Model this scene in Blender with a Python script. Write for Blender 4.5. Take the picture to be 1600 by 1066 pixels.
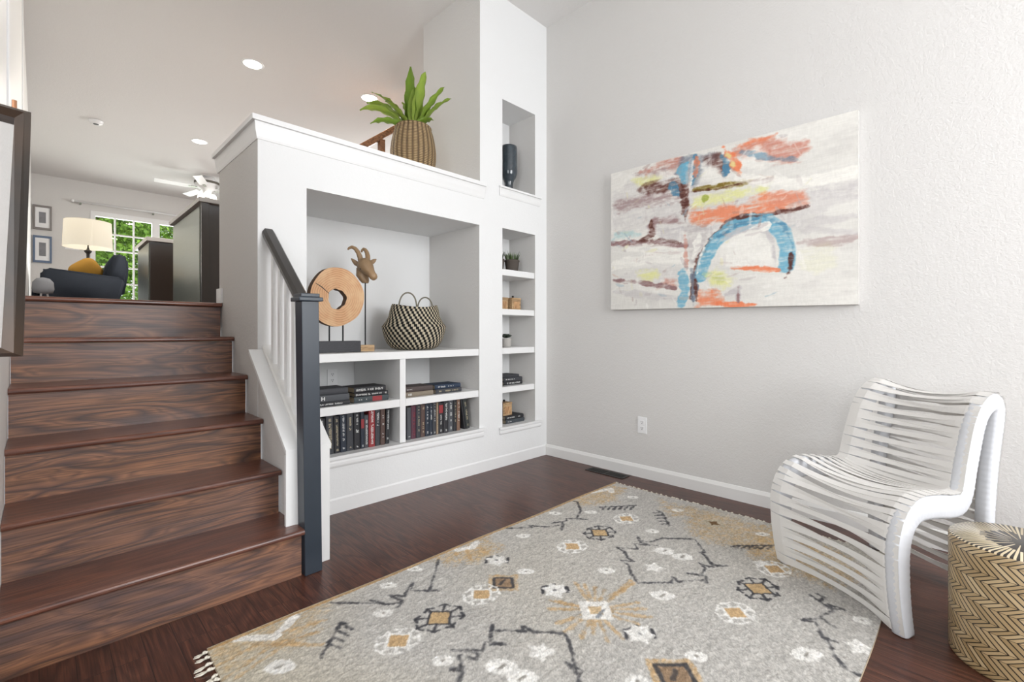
import bpy, bmesh, math, random
import numpy as np
from mathutils import Vector, Matrix
for o in list(bpy.data.objects): bpy.data.objects.remove(o)
SC = bpy.context.scene; COL = SC.collection
PI = math.pi
# ---------------- camera ----------------
cam = bpy.data.cameras.new('camera'); camo = bpy.data.objects.new('camera', cam); COL.objects.link(camo); SC.camera = camo
cam.sensor_fit = 'HORIZONTAL'; cam.sensor_width = 36; cam.lens = 36*737/1600
cam.shift_y = -14/1600; cam.clip_start = .02; cam.clip_end = 200
camo.location = (0, 0, 1.04)
camo.rotation_euler = (PI/2, 0, math.atan2(735, 737) - PI/2)
# ---------------- world, daylight, exposure ----------------
wd = bpy.data.worlds.new('daylight'); SC.world = wd; wd.use_nodes = True
bg = wd.node_tree.nodes['Background']; bg.inputs[0].default_value = (.86, .93, 1, 1); bg.inputs[1].default_value = 2.6
def area(name, loc, rot, sx, sy, power, color=(1, 1, 1), spread=PI):
    l = bpy.data.lights.new(name, 'AREA'); l.shape = 'RECTANGLE'; l.size = sx; l.size_y = sy; l.energy = power; l.color = color; l.spread = spread
    o = bpy.data.objects.new(name, l); o.location = loc; o.rotation_euler = rot; COL.objects.link(o); return o
# daylight at the back, side and patio windows, plus an added upper-level fill
area('daylight_back_window', (1.7, -2.72, 1.9), (PI/2, 0, 0), 2.3, 2.3, 142, (.985, .99, 1))
area('daylight_side_window', (-2.32, -.7, 1.8), (PI/2, 0, -PI/2), 1.9, 2.3, 84, (.97, .985, 1))
area('daylight_patio_window', (1.9, 11.2, 2.4), (PI/2, 0, PI), 2.4, 1.9, 95, (.97, 1, .97))
area('upper_level_fill', (4.85, 7.4, 2.5), (PI/2, 0, PI/2), 2.2, 1.5, 120, (1, .97, .93))  # unseen source added to brighten the upper level
SC.view_settings.view_transform = 'Standard'; SC.view_settings.look = 'None'; SC.view_settings.gamma = 1
SC.view_settings.use_curve_mapping = False; SC.view_settings.exposure = 0.0
rnd = random.Random(7)
# ---------------- helpers ----------------
ORG = {}
def setp(o, label=None, cat=None, group=None, kind=None):
    if label: o['label'] = label
    if cat: o['category'] = cat
    if group: o['group'] = group
    if kind: o['kind'] = kind
    return o
def thing(name, loc, label, cat, group=None):
    o = bpy.data.objects.new(name, None); o.empty_display_size = .05; COL.objects.link(o)
    o.location = loc; ORG[o.name] = Vector(loc); return setp(o, label, cat, group)
def obj(name, bm, mat, parent=None, smooth=False, label=None, cat=None, group=None, kind=None, origin=None):
    """link a bmesh given in world coordinates as one mesh object"""
    if parent is not None: org = ORG[parent.name]
    elif origin is not None: org = Vector(origin)
    else:
        lo = Vector((min(v.co.x for v in bm.verts), min(v.co.y for v in bm.verts), min(v.co.z for v in bm.verts)))
        hi = Vector((max(v.co.x for v in bm.verts), max(v.co.y for v in bm.verts), max(v.co.z for v in bm.verts)))
        org = Vector(((lo.x+hi.x)/2, (lo.y+hi.y)/2, lo.z))
    for v in bm.verts: v.co -= org
    me = bpy.data.meshes.new(name); bm.to_mesh(me); bm.free()
    for m in (mat if isinstance(mat, (list, tuple)) else [mat]): me.materials.append(m)
    if smooth:
        for p in me.polygons: p.use_smooth = True
    o = bpy.data.objects.new(name, me); COL.objects.link(o)
    ORG[o.name] = org.copy()
    if parent is not None: o.parent = parent
    else: o.location = org
    return setp(o, label, cat, group, kind)
def dup(root, loc, rot=None, label=None):
    def cp(o, par):
        c = o.copy(); COL.objects.link(c)
        if par is not None: c.parent = par
        for ch in o.children: cp(ch, c)
        return c
    r = cp(root, None); r.location = loc
    if rot is not None: r.rotation_euler = rot
    if label: r['label'] = label
    return r
def BM(): return bmesh.new()
def box(bm, x0, x1, y0, y1, z0, z1, bev=0, mi=0):
    vs = [bm.verts.new(p) for p in ((x0,y0,z0),(x1,y0,z0),(x1,y1,z0),(x0,y1,z0),(x0,y0,z1),(x1,y0,z1),(x1,y1,z1),(x0,y1,z1))]
    fs = [bm.faces.new([vs[i] for i in q]) for q in ((3,2,1,0),(4,5,6,7),(0,1,5,4),(1,2,6,5),(2,3,7,6),(3,0,4,7))]
    for f in fs: f.material_index = mi
    if bev: bmesh.ops.bevel(bm, geom=list({e for f in fs for e in f.edges}), offset=bev, segments=2, affect='EDGES', profile=.6)
    return bm
def obox(bm, c, ax, ay, az, hx, hy, hz, bev=0):
    """box with its own axes"""
    c, ax, ay, az = Vector(c), Vector(ax).normalized(), Vector(ay).normalized(), Vector(az).normalized()
    vs = [bm.verts.new(c+ax*(hx*a)+ay*(hy*b)+az*(hz*d)) for d in (-1,1) for a,b in ((-1,-1),(1,-1),(1,1),(-1,1))]
    fs = [bm.faces.new([vs[i] for i in q]) for q in ((3,2,1,0),(4,5,6,7),(0,1,5,4),(1,2,6,5),(2,3,7,6),(3,0,4,7))]
    if bev: bmesh.ops.bevel(bm, geom=list({e for f in fs for e in f.edges}), offset=bev, segments=2, affect='EDGES', profile=.6)
    bmesh.ops.recalc_face_normals(bm, faces=[f for f in bm.faces if f.is_valid])
    return bm
def lathe(bm, c, prof, n=32, cap=True, ax=None):
    rings = []
    for r, z in prof:
        rings.append([bm.verts.new((c[0]+r*math.cos(2*PI*i/n), c[1]+r*math.sin(2*PI*i/n), c[2]+z)) for i in range(n)])
    for a, b in zip(rings, rings[1:]):
        for i in range(n):
            j = (i+1) % n; bm.faces.new((a[i], a[j], b[j], b[i]))
    if cap:
        bm.faces.new(list(reversed(rings[0]))); bm.faces.new(rings[-1])
    return bm
def tube(bm, pts, rad, n=8, cap=True):
    pts = [Vector(p) for p in pts]; N = len(pts)
    rs = rad if isinstance(rad, (list, tuple)) else [rad]*N
    rings = []; prev = None
    for i, p in enumerate(pts):
        t = (pts[min(i+1, N-1)]-pts[max(i-1, 0)]).normalized()
        if prev is None: u = t.orthogonal().normalized()
        else:
            u = prev - t*prev.dot(t)
            u = u.normalized() if u.length > 1e-6 else t.orthogonal().normalized()
        prev = u; w = t.cross(u)
        rings.append([bm.verts.new(p+(u*math.cos(2*PI*k/n)+w*math.sin(2*PI*k/n))*rs[i]) for k in range(n)])
    for a, b in zip(rings, rings[1:]):
        for k in range(n):
            j = (k+1) % n; bm.faces.new((a[k], a[j], b[j], b[k]))
    if cap:
        bm.faces.new(list(reversed(rings[0]))); bm.faces.new(rings[-1])
    return bm
def prism(bm, pts, d, mi=0):
    """closed planar outline pts pushed along vector d"""
    d = Vector(d); a = [bm.verts.new(p) for p in pts]; b = [bm.verts.new(Vector(p)+d) for p in pts]; n = len(pts)
    fs = [bm.faces.new(list(reversed(a))), bm.faces.new(b)] + [bm.faces.new((a[i], a[(i+1)%n], b[(i+1)%n], b[i])) for i in range(n)]
    for f in fs: f.material_index = mi
    bmesh.ops.recalc_face_normals(bm, faces=fs)
    return bm
def cells(bm, X, Y, Z, solid, matf=None):
    """solid made of grid cells, only its outer faces"""
    V = {}
    def v(i, j, k):
        if (i,j,k) not in V: V[(i,j,k)] = bm.verts.new((X[i], Y[j], Z[k]))
        return V[(i,j,k)]
    nx, ny, nz = len(X)-1, len(Y)-1, len(Z)-1
    S = lambda i,j,k: 0<=i<nx and 0<=j<ny and 0<=k<nz and solid((X[i]+X[i+1])/2, (Y[j]+Y[j+1])/2, (Z[k]+Z[k+1])/2)
    for i in range(nx):
        for j in range(ny):
            for k in range(nz):
                if not S(i,j,k): continue
                for d, q in (((-1,0,0),((0,0,0),(0,0,1),(0,1,1),(0,1,0))), ((1,0,0),((1,0,0),(1,1,0),(1,1,1),(1,0,1))),
                             ((0,-1,0),((0,0,0),(1,0,0),(1,0,1),(0,0,1))), ((0,1,0),((0,1,0),(0,1,1),(1,1,1),(1,1,0))),
                             ((0,0,-1),((0,0,0),(0,1,0),(1,1,0),(1,0,0))), ((0,0,1),((0,0,1),(1,0,1),(1,1,1),(0,1,1)))):
                    if not S(i+d[0], j+d[1], k+d[2]):
                        f = bm.faces.new([v(i+a, j+b, k+c) for a,b,c in q])
                        if matf: f.material_index = matf(d, f.calc_center_median())
    return bm
def lerp(a, b, t): return a+(b-a)*t
def s2l(c): return tuple((x/12.92 if x <= .04045 else ((x+.055)/1.055)**2.4) for x in c)
def rgb(r, g, b): return s2l((r/255, g/255, b/255))+(1,)
# ---------------- materials ----------------
class NT:
    def __init__(s, name):
        s.m = bpy.data.materials.new(name); s.m.use_nodes = True; s.t = s.m.node_tree; s.b = s.t.nodes['Principled BSDF']
    def n(s, typ, **kw):
        x = s.t.nodes.new(typ)
        for k, v in kw.items(): setattr(x, k, v)
        return x
    def l(s, a, b): s.t.links.new(a, b)
    def coord(s, kind='Object', scale=(1,1,1), rot=(0,0,0), loc=(0,0,0)):
        tc = s.n('ShaderNodeTexCoord'); mp = s.n('ShaderNodeMapping'); s.l(tc.outputs[kind], mp.inputs[0])
        mp.inputs['Scale'].default_value = scale; mp.inputs['Rotation'].default_value = rot; mp.inputs['Location'].default_value = loc
        return mp.outputs[0]
    def noise(s, vec, scale, detail=3, rough=.5, dist=0, out='Fac'):
        x = s.n('ShaderNodeTexNoise'); s.l(vec, x.inputs['Vector']); x.inputs['Scale'].default_value = scale
        x.inputs['Detail'].default_value = detail; x.inputs['Roughness'].default_value = rough; x.inputs['Distortion'].default_value = dist
        return x.outputs[out]
    def ramp(s, fac, stops, interp='LINEAR'):
        x = s.n('ShaderNodeValToRGB'); s.l(fac, x.inputs[0]); x.color_ramp.interpolation = interp
        while len(x.color_ramp.elements) < len(stops): x.color_ramp.elements.new(.5)
        for e, (p, c) in zip(x.color_ramp.elements, stops): e.position = p; e.color = c if len(c) == 4 else tuple(c)+(1,)
        return x.outputs[0]
    def math(s, op, a, b=None, c=None):
        x = s.n('ShaderNodeMath', operation=op)
        for i, q in enumerate((a, b, c)):
            if q is None: continue
            if isinstance(q, (int, float)): x.inputs[i].default_value = q
            else: s.l(q, x.inputs[i])
        return x.outputs[0]
    def mix(s, f, a, b, mode='MIX'):
        x = s.n('ShaderNodeMix', data_type='RGBA', blend_type=mode)
        for i, q in ((0, f), (6, a), (7, b)):
            if isinstance(q, (int, float)): x.inputs[i].default_value = q
            elif isinstance(q, tuple): x.inputs[i].default_value = q
            else: s.l(q, x.inputs[i])
        return x.outputs[2]
    def sep(s, vec):
        x = s.n('ShaderNodeSeparateXYZ'); s.l(vec, x.inputs[0]); return x.outputs
    def comb(s, a, b, c):
        x = s.n('ShaderNodeCombineXYZ')
        for i, q in enumerate((a, b, c)):
            if isinstance(q, (int, float)): x.inputs[i].default_value = q
            else: s.l(q, x.inputs[i])
        return x.outputs[0]
    def bump(s, h, strength=.3, dist=.01):
        x = s.n('ShaderNodeBump'); s.l(h, x.inputs['Height']); x.inputs['Strength'].default_value = strength; x.inputs['Distance'].default_value = dist
        s.l(x.outputs[0], s.b.inputs['Normal'])
    def col(s, c):
        if isinstance(c, tuple): s.b.inputs['Base Color'].default_value = c
        else: s.l(c, s.b.inputs['Base Color'])
    def set(s, rough=.5, metal=0, spec=None, coat=0, trans=0):
        s.b.inputs['Roughness'].default_value = rough; s.b.inputs['Metallic'].default_value = metal
        if spec is not None: s.b.inputs['Specular IOR Level'].default_value = spec
        s.b.inputs['Coat Weight'].default_value = coat; s.b.inputs['Coat Roughness'].default_value = .15
        s.b.inputs['Transmission Weight'].default_value = trans
        return s
def plain(name, c, rough=.5, metal=0, bump=0, bscale=60, spec=None, var=0, coat=0):
    t = NT(name); t.set(rough, metal, spec, coat)
    v = t.coord()
    if var:
        n = t.noise(v, 6, 4, .6); d = tuple(x*(1-var) for x in c[:3])+(1,); t.col(t.mix(n, c, d))
    else:
        n = t.noise(v, 9, 2); d = tuple(x*.97 for x in c[:3])+(1,); t.col(t.mix(n, c, d))
    if bump: t.bump(t.noise(v, bscale, 3, .6), bump, .004)
    return t.m
def wallpaint(name, c, bump=.35):
    t = NT(name); t.set(.7, 0, .25); v = t.coord()
    n = t.noise(v, 1.3, 2); t.col(t.mix(n, c, tuple(x*.965 for x in c[:3])+(1,)))
    a = t.noise(v, 85, 3, .55, .6); b = t.noise(v, 28, 2, .5)
    t.bump(t.math('ADD', a, t.math('MULTIPLY', b, .6)), bump, .006); return t.m
M = {}
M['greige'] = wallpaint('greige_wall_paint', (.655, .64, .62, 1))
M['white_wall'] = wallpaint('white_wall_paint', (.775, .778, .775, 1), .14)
M['ceiling'] = wallpaint('ceiling_paint', (.74, .725, .71, 1), .25)
M['trim'] = plain('white_trim_paint', (.79, .79, .785, 1), .35)
M['trim_warm'] = plain('warm_trim_paint', (.76, .75, .73, 1), .38)
def wood(name, cols, axis='x', scale=1., rough=.32, ring=9., coat=.25, contrast=1., dark=(.012,.010,.012,1), fiber=1.):
    t = NT(name); t.set(rough, 0, .5, coat)
    oi = t.n('ShaderNodeObjectInfo'); tc = t.n('ShaderNodeTexCoord')
    off = t.n('ShaderNodeVectorMath', operation='ADD'); t.l(tc.outputs['Object'], off.inputs[0])
    cb = t.comb(t.math('MULTIPLY', oi.outputs['Random'], 37.), t.math('MULTIPLY', oi.outputs['Random'], 11.), t.math('MULTIPLY', oi.outputs['Random'], 23.))
    t.l(cb, off.inputs[1]); mp = t.n('ShaderNodeMapping'); t.l(off.outputs[0], mp.inputs[0])
    a = {'x': (1.1, 6.5, 6.5), 'y': (6.5, 1.1, 6.5), 'z': (6.5, 6.5, 1.1)}[axis]
    mp.inputs['Scale'].default_value = tuple(q*scale for q in a); v = mp.outputs[0]
    n = t.noise(v, 1., 2.5, .5, .35)
    fr = t.math('FRACT', t.math('MULTIPLY', n, ring))
    tri = t.math('ABSOLUTE', t.math('SUBTRACT', t.math('MULTIPLY', fr, 2), 1))
    c = t.ramp(tri, [(.0, cols[0]), (.35, cols[1]), (.75, cols[2]), (1., cols[1])])
    big = t.noise(v, .8, 2, .5); c = t.mix(t.ramp(big, [(.35, (0,0,0)), (.65, (1,1,1))]), c, t.mix(.55, c, cols[3]))
    f = {'x': (4, 170, 170), 'y': (170, 4, 170), 'z': (170, 170, 4)}[axis]
    mp2 = t.n('ShaderNodeMapping'); t.l(off.outputs[0], mp2.inputs[0]); mp2.inputs['Scale'].default_value = f
    fb = t.noise(mp2.outputs[0], 1., 3, .6)
    fd = t.ramp(fb, [(.36, (.0,.0,.0)), (.56, (1,1,1))])
    c = t.mix(t.math('MULTIPLY', t.math('SUBTRACT', 1., fd), .75*fiber), c, dark)
    t.col(c); t.bump(t.math('ADD', fb, t.math('MULTIPLY', tri, .4)), .25, .0015)
    return t.m
M['riser'] = wood('stained_oak_riser', ((.062,.030,.022,1), (.18,.078,.040,1), (.34,.15,.070,1), (.17,.115,.11,1)), rough=.42, ring=10, scale=1.0, coat=.08, dark=(.040,.026,.018,1), fiber=.8)
M['tread'] = wood('stained_oak_tread', ((.11,.036,.021,1), (.165,.058,.033,1), (.23,.088,.050,1), (.15,.080,.068,1)), rough=.30, ring=7, fiber=.7, coat=.12)
M['light_wood'] = wood('pale_mango_wood', ((.28,.15,.07,1), (.50,.28,.13,1), (.62,.38,.19,1), (.45,.26,.13,1)), axis='z', rough=.6, ring=8, scale=2.2, coat=0, dark=(.2,.1,.05,1), fiber=.5)
M['box_wood'] = wood('box_wood', ((.30,.18,.08,1), (.47,.31,.16,1), (.58,.40,.22,1), (.40,.27,.15,1)), rough=.6, ring=6, scale=4, coat=0, dark=(.18,.1,.05,1), fiber=.5)
M['rail_wood'] = wood('honey_oak_rail', ((.25,.10,.035,1), (.42,.19,.08,1), (.52,.26,.12,1), (.36,.16,.07,1)), rough=.35, scale=2)
# plank floor
def plankfloor():
    t = NT('dark_oak_plank_floor'); t.set(.33, 0, .42, .05)
    tc = t.n('ShaderNodeTexCoord'); s = t.sep(tc.outputs['Object']); v = t.comb(s[1], s[0], 0.)
    br = t.n('ShaderNodeTexBrick'); t.l(v, br.inputs['Vector']); br.offset = .37; br.offset_frequency = 3; br.squash = 1
    br.inputs['Scale'].default_value = 1; br.inputs['Brick Width'].default_value = .95; br.inputs['Row Height'].default_value = .082
    br.inputs['Mortar Size'].default_value = .0011; br.inputs['Mortar Smooth'].default_value = .3
    br.inputs['Color1'].default_value = (0,0,0,1); br.inputs['Color2'].default_value = (1,1,1,1); br.inputs['Mortar'].default_value = (.5,.5,.5,1)
    r = t.sep(br.outputs['Color'])[0]
    vv = t.comb(t.math('ADD', t.math('MULTIPLY', s[0], 9.), t.math('MULTIPLY', r, 31.)), t.math('ADD', t.math('MULTIPLY', s[1], 1.3), t.math('MULTIPLY', r, 17.)), t.math('MULTIPLY', r, 9.))
    n = t.noise(vv, 1., 2.5, .5, .3); tri = t.math('ABSOLUTE', t.math('SUBTRACT', t.math('MULTIPLY', t.math('FRACT', t.math('MULTIPLY', n, 11.)), 2), 1))
    c = t.ramp(tri, [(0, (.045,.015,.010)), (.5, (.085,.029,.018)), (1, (.125,.046,.027))])
    c = t.mix(t.math('MULTIPLY', r, .55), c, (.125,.046,.028,1))
    fb = t.noise(t.comb(t.math('MULTIPLY', s[0], 190.), t.math('MULTIPLY', s[1], 6.), r), 1., 3, .6)
    c = t.mix(t.math('MULTIPLY', t.ramp(fb, [(.42, (1,1,1)), (.58, (0,0,0))]), .5), c, (.02,.010,.008,1))
    c = t.mix(br.outputs['Fac'], c, (.008,.005,.004,1)); t.col(c)
    t.bump(t.math('SUBTRACT', t.math('ADD', fb, t.math('MULTIPLY', tri, .3)), t.math('MULTIPLY', br.outputs['Fac'], 4.)), .22, .0015)
    return t.m
M['floor'] = plankfloor()
M['navy_post'] = plain('blue_black_paint', (.022, .031, .044, 1), .34)
M['black_rail'] = plain('black_brown_paint', (.030, .026, .024, 1), .3)
M['plate'] = plain('white_plastic', (.82, .82, .82, 1), .3)
M['slot'] = plain('dark_slot', (.03, .03, .03, 1), .6)
M['black_metal'] = plain('black_metal', (.02, .02, .022, 1), .4, .6)
M['vent_metal'] = plain('bronze_vent_metal', (.035, .032, .030, 1), .45, .5)
# ---------------- the setting ----------------
XR = 3.049; YB = 2.626; ZC = 3.63; XL = -.09; YF = 10.95; ZU = 1.216
def st(name, bm, mat, **k): return obj(name, bm, mat, kind='structure', **k)
b = box(BM(), -2.4, XR+.15, -2.75, YB+.05, -.12, 0); st('floor', b, M['floor'], origin=(0,0,0))
b = cells(BM(), [XL, .79, 4.6], [3.33, 3.352, YF], [1.05, ZU-.0005], lambda x,y,z: y > 3.352 or x < .79); st('floor', b, M['floor'], origin=(0,0,0))
b = box(BM(), -2.4, 4.75, -2.75, YF+.15, ZC, ZC+.12); st('ceiling', b, M['ceiling'], origin=(0,0,0))
b = box(BM(), XR, XR+.15, -2.75, 3.35, 0, ZC); st('wall_right', b, M['greige'], origin=(0,0,0))
b = box(BM(), -2.4, XL, 1.62, YF+.15, 0, ZC); st('wall_left', b, M['trim_warm'], origin=(0,0,0))
b = cells(BM(), [4.6, 4.75], [3.2, 6.3, 8.5, YF+.15], [ZU-.16, 1.75, 3.25, ZC], lambda x,y,z: not (6.3<y<8.5 and 1.75<z<3.25)); st('wall_upper_right', b, M['greige'], origin=(0,0,0))  # opening added to let the upper-level fill in
b = box(BM(), XR+.15, 4.6, 3.2, 3.35, ZU-.16, ZC); st('wall_upper_near', b, M['greige'], origin=(0,0,0))
# walls behind and beside the viewer, with window openings
b = cells(BM(), [-2.4, .55, 2.85, XR], [-2.75, -2.6], [0, .7, 3.05, ZC], lambda x,y,z: not (.55<x<2.85 and .7<z<3.05)); st('wall_back', b, M['greige'], origin=(0,0,0))
b = cells(BM(), [-2.4, -2.2], [-2.75, -1.65, .25, 1.62], [0, .6, 3.0, ZC], lambda x,y,z: not (-1.65<y<.25 and .6<z<3.0)); st('wall_side', b, M['greige'], origin=(0,0,0))
def winframe(name, axis, a0, a1, z0, z1, d0, d1, nc, nr):
    bm = BM(); w = .05; m = .018
    def bb(p0, p1, q0, q1, t=0):
        e0, e1 = d0+t, d1-t
        box(bm, p0, p1, e0, e1, q0, q1) if axis == 'x' else box(bm, e0, e1, p0, p1, q0, q1)
    bb(a0, a1, z0, z0+w); bb(a0, a1, z1-w, z1); bb(a0, a0+w, z0+w, z1-w); bb(a1-w, a1, z0+w, z1-w)
    for i in range(1, nc): c = lerp(a0, a1, i/nc); bb(c-m/2, c+m/2, z0+w, z1-w, .012)
    for i in range(1, nr): c = lerp(z0, z1, i/nr); bb(a0+w, a1-w, c-m/2, c+m/2, .014)
    return bm
st('window_1', winframe('w', 'x', .55, 2.85, .7, 3.05, -2.70, -2.64, 3, 3), M['trim'])
st('window_2', winframe('w', 'y', -1.65, .25, .6, 3.0, -2.34, -2.28, 3, 3), M['trim'])
st('added_window', winframe('w', 'y', 6.3, 8.5, 1.75, 3.25, 4.65, 4.71, 3, 2), M['trim'])  # unseen window, added to carry extra light into the upper level
# ---- shelf wall with its niches ----
NX0, NX1, NZ0, NZ1, NYD = 1.037, 2.292, .312, 1.83, 3.255
CX0, CX1, CYD = 2.528, 2.904, 2.93
YE = 3.352
def sol(x, y, z):
    if x < 2.2985 and z > 2.11: return False
    if NX0 < x < NX1 and NZ0 < z < NZ1 and y < NYD: return False
    if CX0 < x < CX1 and y < CYD and (.300 < z < 1.845 or 2.150 < z < 2.842): return False
    return True
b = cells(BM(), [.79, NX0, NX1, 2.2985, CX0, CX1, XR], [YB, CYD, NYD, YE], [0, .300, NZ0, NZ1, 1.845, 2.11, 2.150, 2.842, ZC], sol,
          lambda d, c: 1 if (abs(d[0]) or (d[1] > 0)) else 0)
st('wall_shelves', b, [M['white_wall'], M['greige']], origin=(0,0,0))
# mouldings: profile swept around
def crown(bm, x0, x1, yf, zt, slab=.026, over=.034, h=.085, left=True, yend=None):
    """slab with a small cove under it along a front face (and round the left end)"""
    prof = [(over, 0), (over, -slab), (over-.014, -slab), (over-.016, -slab-.012), (over*.45, -slab-h*.45), (.010, -slab-h*.72), (.008, -slab-h*.86), (.004, -slab-h), (0, -slab-h)]
    if left:
        loops = []
        for o, z in prof:
            loops.append([bm.verts.new((x0-o, yend, zt+z)), bm.verts.new((x0-o, yf-o, zt+z)), bm.verts.new((x1, yf-o, zt+z))])
        inner = [bm.verts.new((x0+.01, yend, zt)), bm.verts.new((x0+.01, yf+.01, zt)), bm.verts.new((x1, yf+.01, zt))]
        innb = [bm.verts.new((x0+.01, yend, zt-slab-h)), bm.verts.new((x0+.01, yf+.01, zt-slab-h)), bm.verts.new((x1, yf+.01, zt-slab-h))]
        L = [inner]+loops+[innb]
        for a, c in zip(L, L[1:]+[inner]):
            for i in range(2): bm.faces.new((a[i], a[i+1], c[i+1], c[i]))
        for e in (0, 2): bm.faces.new([l[e] for l in L])
    else:
        L = []
        for o, z in [(-.005, 0)]+prof+[(-.005, -slab-h)]:
            sh = min(max(o, 0), over)*.6
            L.append([bm.verts.new((x0-sh, yf-o, zt+z)), bm.verts.new((x1+sh, yf-o, zt+z))])
        for a, c in zip(L, L[1:]+[L[0]]): bm.faces.new((a[0], a[1], c[1], c[0]))
        for e in (0, 1): bm.faces.new([l[e] for l in L])
    bmesh.ops.recalc_face_normals(bm, faces=bm.faces[:]); return bm
bm = BM(); crown(bm, .79, 2.335, YB, 2.142, .027, .034, .085, True, YE+.03)
box(bm, .80, 2.2975, YB+.01, YE+.03, 2.115, 2.142)
st('trim_1', bm, M['trim'], origin=(0,0,0))
bm = BM(); crown(bm, 1.0, 2.325, YB, .330, .018, .022, .05, False); box(bm, NX0+.001, NX1-.001, YB, NYD-.002, NZ0, .330); st('trim_2', bm, M['trim'], origin=(0,0,0))
bm = BM(); crown(bm, 2.497, 2.955, YB, 2.165, .014, .022, .062, False); box(bm, CX0+.001, CX1-.001, YB, CYD-.002, 2.150, 2.165); st('trim_3', bm, M['trim'], origin=(0,0,0))
bm = BM(); crown(bm, 2.497, 2.965, YB, .306, .015, .022, .042, False); st('trim_4', bm, M['trim'], origin=(0,0,0))
# fixed boards in the niches
def board(name, x0, x1, y0, y1, z0, z1, label, cat='shelf', group=None):
    return obj(name, box(BM(), x0, x1, y0, y1, z0, z1, .0015), M['trim'], label=label, cat=cat, group=group)
SZ = .915
board('niche_shelf', NX0+.001, NX1-.001, YB+.006, NYD-.002, .867, SZ, 'wide white shelf board across the niche carrying the wooden ring, goat head and striped basket')
board('niche_divider', 1.628, 1.670, YB+.008, NYD-.002, .331, .866, 'upright white divider board standing between the left and right book compartments', 'divider')
board('niche_shelf', NX0+.001, 1.627, YB+.008, NYD-.002, .562, .610, 'short white shelf board in left book compartment, left of the upright divider')
board('niche_shelf', 1.671, NX1-.001, YB+.008, NYD-.002, .562, .610, 'short white shelf board in right book compartment, right of the upright divider')
for zt, zb, lb in ((1.530, 1.482, 'holding the potted grasses'), (1.220, 1.174, 'holding the two lidded wooden boxes'), (.917, .870, 'holding the little succulent pot'), (.612, .566, 'holding the three dark books')):
    board('column_shelf', CX0+.001, CX1-.001, YB+.008, CYD-.002, zb, zt, 'small white shelf board in the narrow column niche '+lb)
# baseboards
def baseb(bm, x0, x1, y0, y1, h=.085):
    box(bm, x0, x1, y0, y1, 0, h-.014); return bm
bm = BM()
prism(bm, [(XR, -2.6, 0), (XR-.014, -2.6, 0), (XR-.014, -2.6, .068), (XR-.011, -2.6, .074), (XR-.004, -2.6, .088), (XR, -2.6, .09)], (0, YB+2.6, 0)); st('baseboard_right', bm, M['trim_warm'], origin=(0,0,0))
bm = BM(); prism(bm, [(.95, YB, 0), (.95, YB-.006, 0), (.95, YB-.006, .078), (.95, YB-.003, .084), (.95, YB, .088)], (XR-.016-.95, 0, 0)); st('baseboard_shelves', bm, M['trim'], origin=(0,0,0))
bm = BM(); box(bm, .776, .79, 3.27, YE+.014, ZU, ZU+.09, .002); box(bm, .79, XR+.1, YE, YE+.014, ZU, ZU+.09); st('baseboard_upper', bm, M['trim'], origin=(0,0,0))
# left wall: casings of a doorway standing proud of it
bm = BM()
for y0, y1 in ((2.72, 2.84), (5.05, 5.2)):
    box(bm, XL, XL+.006, y0, y1, 1.84 if y0 < 3 else ZU, ZC, .001)
st('trim_5', bm, M['trim'], origin=(0,0,0))
# far wall of the upper level with the sliding window
WX0, WX1, WZ0, WZ1 = .66, 2.62, 1.27, 3.12
b = cells(BM(), [XL-.1, WX0, WX1, 4.75], [YF, YF+.15], [1.0, WZ0, WZ1, ZC], lambda x,y,z: not (WX0<x<WX1 and WZ0<z<WZ1)); st('wall_far', b, M['greige'], origin=(0,0,0))
bm = BM(); w = .05
box(bm, WX0, WX1, YF-.01, YF+.06, WZ1-.055, WZ1+.03); box(bm, WX0, WX1, YF-.01, YF+.06, WZ0, WZ0+.05)
for x0, x1 in ((WX0-.03, WX0+.035), (1.485, 1.60), (WX1-.035, WX1+.03)): box(bm, x0, x1, YF-.012, YF+.061, WZ0, WZ1+.028)
for a0, a1 in ((WX0+.035, 1.485), (1.60, WX1-.035)):
    for i in (1, 2): c = lerp(a0, a1, i/3); box(bm, c-.013, c+.013, YF+.01, YF+.035, WZ0+.05, WZ1-.055)
    for i in range(1, 6): c = lerp(WZ0+.05, WZ1-.055, i/6); box(bm, a0, a1, YF+.012, YF+.033, c-.013, c+.013)
wf = st('window_3', bm, M['trim'], origin=(0,0,0))
t = NT('window_glass'); t.set(.02)
tr = t.n('ShaderNodeBsdfTransparent'); gl = t.n('ShaderNodeBsdfGlossy'); gl.inputs['Roughness'].default_value = .02; mx = t.n('ShaderNodeMixShader')
fz = t.n('ShaderNodeFresnel'); fz.inputs[0].default_value = 1.2; t.l(fz.outputs[0], mx.inputs[0]); t.l(tr.outputs[0], mx.inputs[1]); t.l(gl.outputs[0], mx.inputs[2])
t.l(mx.outputs[0], t.t.nodes['Material Output'].inputs[0]); M['pane'] = t.m
g = obj('window_pane', box(BM(), WX0+.03, WX1-.03, YF+.02, YF+.024, WZ0+.04, WZ1-.05), M['pane'], wf)
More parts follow.
